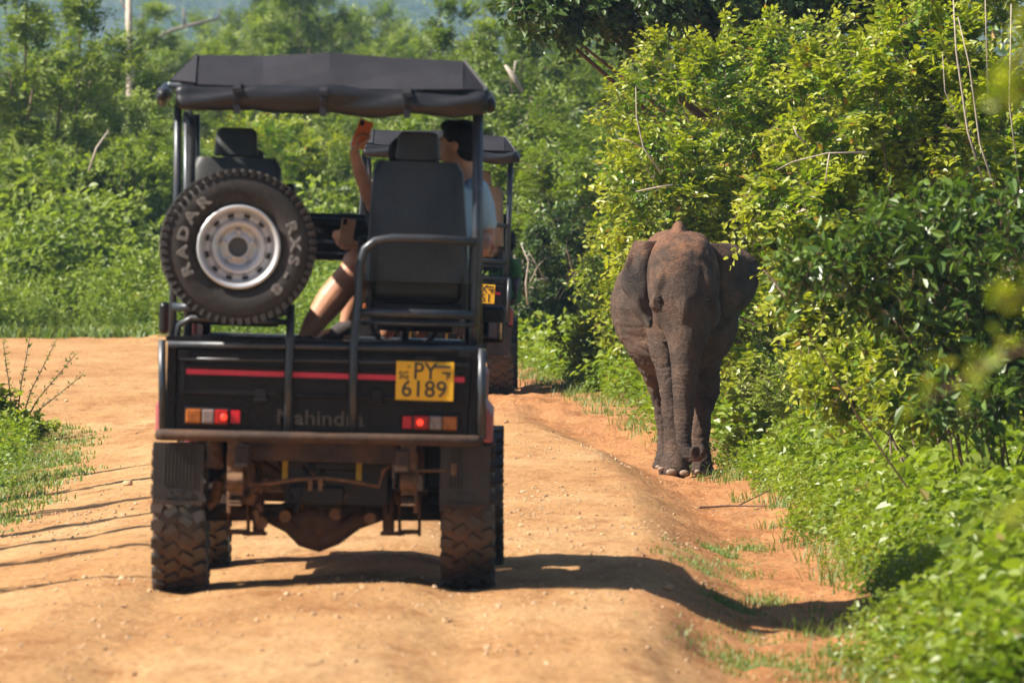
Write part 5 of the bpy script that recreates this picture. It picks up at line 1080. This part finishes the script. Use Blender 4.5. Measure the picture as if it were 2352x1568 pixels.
for q in range(34):
    a = W(r9.uniform(1195, 1300), r9.uniform(640, 690), 103 + r9.uniform(-.5, .5)); d = np.array([r9.uniform(-.5, .5), r9.uniform(-.2, .2), r9.uniform(.02, .42)]); tw.append(([a, a + d * .5 + np.array([0, 0, .05]), a + d], [.009, .007, .003]))
tw.append(([WP(1212, 700, 101), WP(1208, 650, 101), WP(1214, 600, 101), WP(1196, 560, 101)], [.014, .012, .009, .004]))
bare('dead_twigs', 'tangle of dead grey twigs beside the far jeep', tw, pale, 'twigs').children[0]['kind'] = 'stuff'
bare('leafless_shrub', 'long pale stems leaning through the bushes at the upper right', [([WP(2258, 420, 58), WP(2222, 300, 58), WP(2196, 120, 58), WP(2188, -20, 58)], [.007, .007, .006, .004]), ([WP(2300, 480, 58), WP(2250, 330, 58), WP(2226, 150, 58), WP(2200, 40, 58)], [.006, .006, .005, .003]), ([WP(2270, 240, 58), WP(2264, 60, 58), WP(2262, -20, 58)], [.004, .004, .003]), ([WP(2340, 420, 58), WP(2318, 240, 58), WP(2322, 10, 58)], [.005, .005, .004]), ([WP(2210, 300, 58), WP(2170, 210, 58), WP(2164, 120, 58)], [.003, .003, .002])], pale, 'stems')
bare('bare_twig', 'brown bare twigs poking out of the bush above the elephant', [([WP(1520, 400, 72.5), WP(1478, 340, 72.5), WP(1462, 270, 72.5), WP(1460, 200, 72.5)], [.009, .007, .005, .003]), ([WP(1545, 425, 72.5), WP(1500, 432, 72.5), WP(1460, 440, 72.5)], [.008, .007, .004]), ([WP(1478, 340, 72.5), WP(1440, 322, 72.5), WP(1420, 318, 72.5)], [.006, .005, .003])], pale, 'twig')
bare('bare_twig', 'pale twig fork in the middle of the yellow tipped bush', [([WP(1990, 350, 60), WP(1900, 352, 60), WP(1820, 372, 60), WP(1780, 392, 60)], [.006, .005, .004, .002]), ([WP(1905, 352, 60), WP(1895, 420, 60)], [.006, .004]), ([WP(1850, 330, 60), WP(1830, 310, 60), WP(1822, 290, 60)], [.008, .006, .004])], pale, 'twig')
bare('dead_twig', 'thin dark twig lying on the dirt in front of the elephant', [([(1.33, 60.5, G(1.33, 60.5) + .02), (1.55, 60.7, G(1.55, 60.7) + .03), (1.8, 60.2, G(1.8, 60.2) + .03)], [.010, .007, .004]), ([(1.6, 60.6, G(1.6, 60.6) + .03), (1.85, 61.2, G(1.85, 61.2) + .10)], [.006, .003])], brownb, 'twig')

# ---- distant forest on the hills: one mass
rf = np.random.default_rng(5); nC = 1500
fy_ = 290 + 2350 * rf.random(nC) ** .9; fxx = (rf.random(nC) * 2 - 1) * (fy_ * .075 + 6); fz = hz(fxx, fy_)
K = 230; cr = (1.6 + 1.6 * rf.random(nC)) * (1 + fy_ / 900)
d = nrm(rf.normal(size=(nC, K, 3))); d[..., 1] = -np.abs(d[..., 1]); d[..., 2] = np.abs(d[..., 2]) * 1.0 - .2
rr = (.65 + .35 * rf.random((nC, K, 1))) * (1 + .3 * vn(d[..., 0] * 3 + fxx[:, None], d[..., 2] * 3 + fy_[:, None], 3)[..., None] * 2)
P_ = np.stack([fxx, fy_, fz + cr * .7], -1)[:, None, :] + d * rr * cr[:, None, None] * np.array([1.1, 1.0, 1.25]); P_ = P_.reshape(-1, 3); n = len(P_)
V, Q_, k = leaves(P_, nrm(rf.normal(size=(n, 3)) + np.array([0, 0, .2])), rf.normal(size=(n, 3)) + np.array([0, -.6, .9]), .30 + .35 * rf.random(n) + np.repeat(fy_, K) / 2500, .20 + .2 * rf.random(n) + np.repeat(fy_, K) / 3500, 'diamond')
me = np_mesh('distant_forest', V, Q_, attrs={'rnd': np.clip(np.repeat(rf.random(nC), K) * .6 + rf.random(n) * .4, 0, .95), 'age': rf.random(n) * .5}); me.materials.append(L_mid)
tag(link('distant_forest', me), 'mass of hazy trees covering the far hills', kind='stuff')
# ------------------------------------------------------------------ ground cover: nobody could count it
rc = np.random.default_rng(21)
def plant_tpl(seed, nl, h, ll, lw, shape='ovate', spread=.12):
    r = np.random.default_rng(seed); a = np.cumsum(np.full(nl, 2.4)) + r.normal(size=nl) * .4; t = np.sort(r.random(nl)) ** .8
    lean = np.array([r.normal() * .15, r.normal() * .15]); z = t * h; rad = spread * (.25 + r.random(nl) * .8) * (1.15 - t * .6)
    Cn = np.stack([lean[0] * t * h * 2 + np.cos(a) * rad * .5, lean[1] * t * h * 2 + np.sin(a) * rad * .5, z], -1)
    D = np.stack([np.cos(a), np.sin(a), .15 + r.normal(size=nl) * .35], -1); N_ = np.stack([r.normal(size=nl) * .35 - .15, r.normal(size=nl) * .35 - .35, np.ones(nl)], -1)
    sc = .6 + .7 * r.random(nl); V, Q_, k = leaves(Cn, D, N_, ll * sc, lw * sc, shape, .2); return V, Q_, k, nl, t
def scatter(name, label, pos, scl, tpls, mat, tilt=.15, tone=None, agev=0.0):
    Vs = []; Qs = []; R_ = []; A_ = []; off = 0; kk = rc.integers(0, len(tpls), len(pos)); tone = rc.random(len(pos)) if tone is None else tone
    for i, (V, Q_, k, nl, t) in enumerate(tpls):
        idx = np.where(kk == i)[0]; m = len(idx)
        if not m: continue
        a = rc.random(m) * 6.283; c, s_ = np.cos(a), np.sin(a); tx, ty = rc.normal(size=m) * tilt, rc.normal(size=m) * tilt; S_ = scl[idx]
        x = (V[None, :, 0] * c[:, None] - V[None, :, 1] * s_[:, None]) * S_[:, None]; y = (V[None, :, 0] * s_[:, None] + V[None, :, 1] * c[:, None]) * S_[:, None]; z = np.repeat(V[None, :, 2], m, 0) * S_[:, None]
        z2 = z - x * tx[:, None] - y * ty[:, None]; x = x + z * tx[:, None]; y = y + z * ty[:, None]
        P_ = np.stack([x, y, z2], -1) + pos[idx][:, None, :]; Vs.append(P_.reshape(-1, 3)); nv = V.shape[0]
        Qs.append((Q_[None] + (np.arange(m) * nv)[:, None, None] + off).reshape(-1, 4)); off += m * nv
        rn = np.clip(tone[idx][:, None] * .6 + rc.random((m, nl)) * .38, 0, .95); rn[rc.random(rn.shape) < .012] = 1.0; R_.append(np.repeat(rn, k, 1).ravel()); A_.append(np.repeat(np.repeat(t[None] * .7 + agev, m, 0), k, 1).ravel())
    me = np_mesh(name, np.concatenate(Vs), np.concatenate(Qs), attrs={'rnd': np.concatenate(R_), 'age': np.clip(np.concatenate(A_), 0, 1)}); me.materials.append(mat)
    return tag(link(name, me), label, kind='stuff')
def pts(n, x0, x1, y0, y1, cond): 
    x = rc.uniform(x0, x1, n); y = rc.uniform(y0, y1, n); k = cond(x, y); x, y = x[k], y[k]; return np.stack([x, y, g(x, y)], -1)
tall = [plant_tpl(360 + i, 26, .55, .05, .03, spread=.16) for i in range(5)]; big = [plant_tpl(300 + i, 17, .30, .062, .042) for i in range(6)]; med = [plant_tpl(320 + i, 15, .24, .06, .036) for i in range(5)]; sml = [plant_tpl(340 + i, 14, .2, .055, .022, 'diamond') for i in range(5)]
e1 = lambda x, y: fbm(x * 2.2, y * .9, 51, 3) * .30
def dens(base, x, y): return rc.random(len(x)) < base
p = pts(13500, 1.2, 4.6, 34, 70, lambda x, y: (x > xe(y) + .02 + e1(x, y)) & (x < (1280 / F) * y + .45) & (rc.random(len(x)) < 1.0))
d_ = p[:, 0] - xe(p[:, 1]); scl = (.55 + .55 * rc.random(len(p))) * (.55 + .55 * np.clip(d_ / .6, 0, 1)) * (1 + .45 * vn(p[:, 0] * 1.6, p[:, 1] * .7, 61) * 2 * .7)
scatter('ground_cover', 'dense bright green leafy weeds on the bank right of the dirt', p, scl, big + med, L_cov, .25, np.clip(.5 + 1.0 * fbm(p[:, 0] * 1.1, p[:, 1] * .5, 66, 2), 0, 1))
p = pts(7500, -.6, 3.9, 66, 112, lambda x, y: (x > xe(y) + .15 + e1(x, y)) & (x < 1.9 + (y - 66) * .02 + (y < 80) * 1.6))
d_ = p[:, 0] - xe(p[:, 1]); scl = (.7 + .6 * rc.random(len(p))) * (.55 + .75 * np.clip(d_ / .6, 0, 1)) * (1 + .5 * vn(p[:, 0] * 1.6, p[:, 1] * .5, 62) * 2 * .7)
scatter('ground_cover', 'light green weeds between the far jeep and the elephant', p, scl, big + med + sml[:2], L_cov, .25, np.clip(.55 + 1.0 * fbm(p[:, 0] * 1.1, p[:, 1] * .5, 67, 2), 0, 1))
p = pts(8500, -9.8, -.2, 123, 131.5, lambda x, y: (y > 124.2 + e1(x, y) * 2) & (fbm(x * .9, y * .5, 91, 3) > -.22) & (x > xe(y) - 6)); p = p[p[:, 0] < np.interp(p[:, 1], [123, 126, 131], [-4.5, -.2, -.2])]
scl = (1.2 + 1.2 * rc.random(len(p))) * (.45 + .9 * np.clip((p[:, 1] - 124) / 3, 0, 1)) * (1 + 1.1 * vn(p[:, 0] * 1.1, p[:, 1] * .7, 63))
scatter('roadside_weeds', 'tall light weeds along the far side of the bend', p, scl * .8, tall, L_cov2, .25)
p = pts(2600, -6.5, 1.2, 112, 126, lambda x, y: (x > xe(y) + .2 + e1(x, y) * 2)); scl = (1.0 + 1.0 * rc.random(len(p)))
scatter('roadside_weeds', 'weeds seen through and right behind the far jeep', p, scl * .8, tall, L_cov2, .25)
# left verge
p = pts(2600, -6.5, -2.6, 46, 84, lambda x, y: (x < xl(y) - .12 + e1(x, y)) & (rc.random(len(x)) < .85) & (x > -1176 / F * y - .8)); scl = (.45 + .55 * rc.random(len(p))) * (.35 + .9 * np.clip((xl(p[:, 1]) - p[:, 0]) / 1.0, 0, 1))
scatter('ground_cover', 'low weeds in the grassy patch at the left edge', p, scl, med + sml, L_cov, .25)
p = pts(260, -5.4, -4.2, 70, 80, lambda x, y: x < xl(y) - .25); scatter('ground_cover', 'taller leafy weeds round the sapling at the left edge', p, .5 + .4 * rc.random(len(p)), tall + big, L_cov, .1)
# grass
def grass(name, label, P0, h, w_=.007):
    n = len(P0); a = rc.random(n) * 6.283; ln = (rc.random(n) * 1.1 + .2) * h; dx = np.stack([np.cos(a), np.sin(a), np.zeros(n)], -1); sd = np.stack([-np.sin(a), np.cos(a), np.zeros(n)], -1) * w_
    m1 = P0 + dx * (ln * .35)[:, None] + np.array([0, 0, 1.0]) * (h * .6)[:, None]; tp = P0 + dx * ln[:, None] + np.array([0, 0, 1.0]) * (h * .95)[:, None]
    V = np.stack([P0 - sd, P0 + sd, m1 + sd * .8, m1 - sd * .8, tp], 1); b = np.arange(n)[:, None] * 5
    me = np_mesh(name, V.reshape(-1, 3), (b + [0, 1, 2, 3]).reshape(-1, 4), (b + [3, 2, 4]).reshape(-1, 3)); r_ = rc.random(n)
    at = me.attributes.new('rnd', 'FLOAT', 'FACE'); at.data.foreach_set('value', np.concatenate([r_, r_]).astype(np.float32) * .94); at = me.attributes.new('age', 'FLOAT', 'FACE'); at.data.foreach_set('value', np.concatenate([r_ * .3, r_ * .3 + .4]).astype(np.float32)); me.materials.append(L_gr)
    return tag(link(name, me), label, kind='stuff')
def tuft(P0, per, sp): 
    q = np.repeat(P0, per, 0) + rc.normal(size=(len(P0) * per, 3)) * np.array([sp, sp, 0]); q[:, 2] = g(q[:, 0], q[:, 1]); return q
p = pts(1900, -.8, 2.4, 36, 112, lambda x, y: np.abs(x - xe(y) - .05 - e1(x, y)) < .20); q = tuft(p, 26, .07); grass('verge_grass', 'green grass along the right edge of the dirt', q, (.03 + .11 * rc.random(len(q)) ** 1.5), .0035)
p = pts(2600, -6.2, -2.3, 46, 86, lambda x, y: (x < xl(y) + .12 + e1(x, y) * .8) & (x > -1176 / F * y - .6)); q = tuft(p, 24, .09); grass('verge_grass', 'short grass patch on the left side of the road', q, .012 + .05 * rc.random(len(q)) ** 2, .006)
# sparse grass in the ditch
cs = [(1.28, 43.5, .22, 1.6), (1.40, 46.2, .16, 1.0), (1.12, 49, .2, 1.0), (1.35, 50.5, .15, .8), (1.22, 41.0, .3, 1.2), (1.45, 39.5, .3, .9), (1.15, 45, .12, .6), (1.5, 54, .14, .7), (1.28, 52.5, .1, .5), (1.0, 47.5, .15, .7), (1.3, 40.2, .35, 1.0), (1.15, 39.6, .3, .9)]
q = np.concatenate([np.stack([rc.normal(cx, sx_ * .6, 700), rc.normal(cy, sy_ * .6, 700), np.zeros(700)], -1) for cx, cy, sx_, sy_ in cs]); q[:, 2] = g(q[:, 0], q[:, 1]); grass('ditch_grass', 'sparse grass tufts in the ditch by the near shadow', q, .012 + .036 * rc.random(len(q)) ** 2, .0028)
p = pts(700, -10, -2.5, 122, 126, lambda x, y: np.abs(y - 124.3) < .8); q = tuft(p, 14, .15); grass('verge_grass', 'strip of short grass under the weeds across the bend', q, .10 + .14 * rc.random(len(q)), .014)
# the sapling and leafy plants at the left edge
os_ = (-4.55, 78.0, G(-4.55, 78)); ls = [(-.25, 0, .25, .30, .3, .26), (-.45, 0, .50, .25, .25, .25), (.0, -.1, .12, .35, .3, .12)]
plant('roadside_shrub', grow(401, ls, 420, .22, 10, .06, .034, base=(-.1, 0, 0), stems=10, stem_r=.008, inner=.2, zmin=.02), L_cov, os_, 'small leafy shrub on the grass patch at the left edge', 'shrub')
spl = []
for dx, dz in ((.55, .78), (.40, .95), (.15, 1.0), (.62, .60), (-.1, .9)): spl.append(([np.array(os_), np.array(os_) + [dx * .4, 0, dz * .5], np.array(os_) + [dx, 0, dz]], [.010, .006, .003]))
e = bare('thorny_sapling', 'thin thorny sapling with feathery tips at the left edge', spl, brownb, 'sapling')
cc = []; 
for dx, dz in ((.55, .78), (.40, .95), (.15, 1.0), (.62, .60), (-.1, .9)):
    for t in np.linspace(.45, 1, 9): cc.append(np.array(os_) + np.array([dx * (.4 + .6 * (t - .5) * 2 if t > .5 else .8 * t), 0, dz * t]))
cc = np.repeat(np.array(cc), 6, 0); n = len(cc); V, Q_, k = leaves(cc + rc.normal(size=(n, 3)) * .012, rc.normal(size=(n, 3)) + [.6, 0, .4], rc.normal(size=(n, 3)) + [0, -.5, 1], np.full(n, .045), np.full(n, .014), 'diamond')
me = np_mesh('foliage', V, Q_, attrs={'rnd': rc.random(n) * .9, 'age': rc.random(n)}); me.materials.append(L_mid); link('foliage', me, e)
# the blurred leafy twigs hanging in close to the camera at right
def near_twig(label, pl, Y, nl, ls_, mat=L_yel, spread=.03):
    P0 = [W(px, py, Y + dy) for px, py, dy in pl]; m_ = MB(); m_.tube(P0, [.006] + [.004] * (len(P0) - 2) + [.002], 6); e = empty('leafy_twig', (0, 0, 0)); tag(e, label, 'twig'); b = m_.build('twig', brownb, e, smooth=True)
    P0 = np.array(P0); seg = rc.random(nl) * (len(P0) - 1); i = seg.astype(int); f = (seg - i)[:, None]; c = P0[i] * (1 - f) + P0[i + 1] * f + rc.normal(size=(nl, 3)) * spread
    V, Q_, k = leaves(c, rc.normal(size=(nl, 3)) + [-.3, 0, 0], rc.normal(size=(nl, 3)) + [-.3, -.4, 1], ls_ * (.7 + .6 * rc.random(nl)), ls_ * .5 * (.7 + .6 * rc.random(nl)))
    me = np_mesh('foliage', V, Q_, attrs={'rnd': np.repeat(.6 + .35 * rc.random(nl), 2), 'age': np.repeat(.6 + .4 * rc.random(nl), 2)}); me.materials.append(mat); link('foliage', me, e)
near_twig('blurred yellow green twig close to the camera at the upper right edge', [(2480, -60, 0), (2400, 60, 0), (2330, 160, 0), (2300, 250, 0)], 15, 42, .034, spread=.022)
near_twig('blurred leafy twig close to the camera beside the dark glossy bush', [(2520, 560, 0), (2420, 640, 0), (2330, 680, 0), (2290, 690, 0)], 15, 24, .034, spread=.018)
near_twig('blurred leafy twig close to the camera halfway down the right edge', [(2560, 700, 0), (2400, 780, 0), (2260, 840, 0), (2120, 930, 0)], 17, 60, .034, spread=.026)
near_twig('faint blurred twig close to the camera at the lower right edge', [(2520, 1130, 0), (2400, 1180, 0), (2320, 1210, 0)], 16, 16, .034, spread=.02)
# stones and clods on the road
ro, _, _ = None, None, None
stm = simple('stone', (0.42, 0.27, 0.15), 0.9, vary=.35, scale=9, bmp=.4)
def stone_v(r): 
    m_ = MB(); m_.ell((0, 0, 0), (1, .8, .6), nu=8, nv=6); V = m_.v[0] * (1 + .22 * rc.normal(size=(len(m_.v[0]), 1))); return V, m_.f
m_ = MB()
for i in range(3800):
    y = rc.uniform(34, 110) if i % 3 else rc.uniform(34, 60); x = rc.uniform(-5.5, 1.6) if y < 85 else rc.uniform(-7, .3)
    if x > xe(y): continue
    s_ = float(np.exp(rc.normal(-5.0, .45))); V, Fc = stone_v(0); a = rc.random() * 6.28; V = V * s_; V = np.stack([V[:, 0] * math.cos(a) - V[:, 1] * math.sin(a), V[:, 0] * math.sin(a) + V[:, 1] * math.cos(a), V[:, 2]], -1); m_.add(V + np.array([x, y, G(x, y) + .3 * s_]), Fc)
tag(m_.build('gravel', stm, None), 'loose pebbles and crumbs of earth scattered over the road', kind='stuff')
m_ = MB(); cen = [(rc.uniform(-3.2, 1.2), rc.uniform(36, 70), rc.uniform(.15, .5)) for _ in range(26)] + [(.55, 50, .3), (.9, 46, .3), (.35, 56, .3), (.6, 42, .4)]
for i in range(2600):
    cx, cy, cr_ = cen[i % len(cen)]; x = cx + rc.normal() * cr_; y = cy + rc.normal() * cr_ * 4
    if x > xe(y) or y < 34: continue
    s_ = float(np.exp(rc.normal(-4.95, .38))); V, Fc = stone_v(0); a = rc.random() * 6.28; V = V * s_; V = np.stack([V[:, 0] * math.cos(a) - V[:, 1] * math.sin(a), V[:, 0] * math.sin(a) + V[:, 1] * math.cos(a), V[:, 2]], -1); m_.add(V + np.array([x, y, G(x, y) + .25 * s_]), Fc)
tag(m_.build('gravel', simple('pale_gravel', (0.50, 0.34, 0.205), 0.9, vary=.35, scale=7), None), 'patches of paler gravel pressed into the road surface', kind='stuff')
for (px, py, Y, s_, lab, c_) in ((1533, 1390, 43.5, .033, 'orange clod of earth lying at the edge of the jeep shadow', 0), (352, 670 , 60, .03, None, 0), (445, 0, 0, 0, None, 0)):
    if not lab: continue
    V, Fc = stone_v(0); m_ = MB(); m_.add(V * s_, Fc); x = (px - 1176) / F * Y; o = m_.build('rock', stm, None, smooth=True); o.location = (x, Y, G(x, Y) + s_ * .4); tag(o, lab, 'rock')
x = -3.15; Y = 63.0; V, Fc = stone_v(0); m_ = MB(); m_.add(V * .04, Fc); o = m_.build('rock', stm, None, smooth=True); o.location = (-2.75, 61, G(-2.75, 61) + .02); tag(o, 'brown stone on the road just right of the left grass patch', 'rock')
# ---- air
hm = bpy.data.materials.new('haze'); hm.use_nodes = True; nt = hm.node_tree; nt.nodes.clear(); pv = nt.nodes.new('ShaderNodeVolumePrincipled'); ou = nt.nodes.new('ShaderNodeOutputMaterial')
pv.inputs['Color'].default_value = (0.48, 0.70, 1.0, 1); pv.inputs['Density'].default_value = 0.00019; pv.inputs['Anisotropy'].default_value = 0.0
nt.links.new(pv.outputs[0], ou.inputs['Volume'])
m_ = MB(); m_.box((0, 1420, 82), (1000, 2900, 172)); h_ = m_.build('haze', hm, None); tag(h_, 'thin blue haze filling the air towards the hills', kind='stuff')
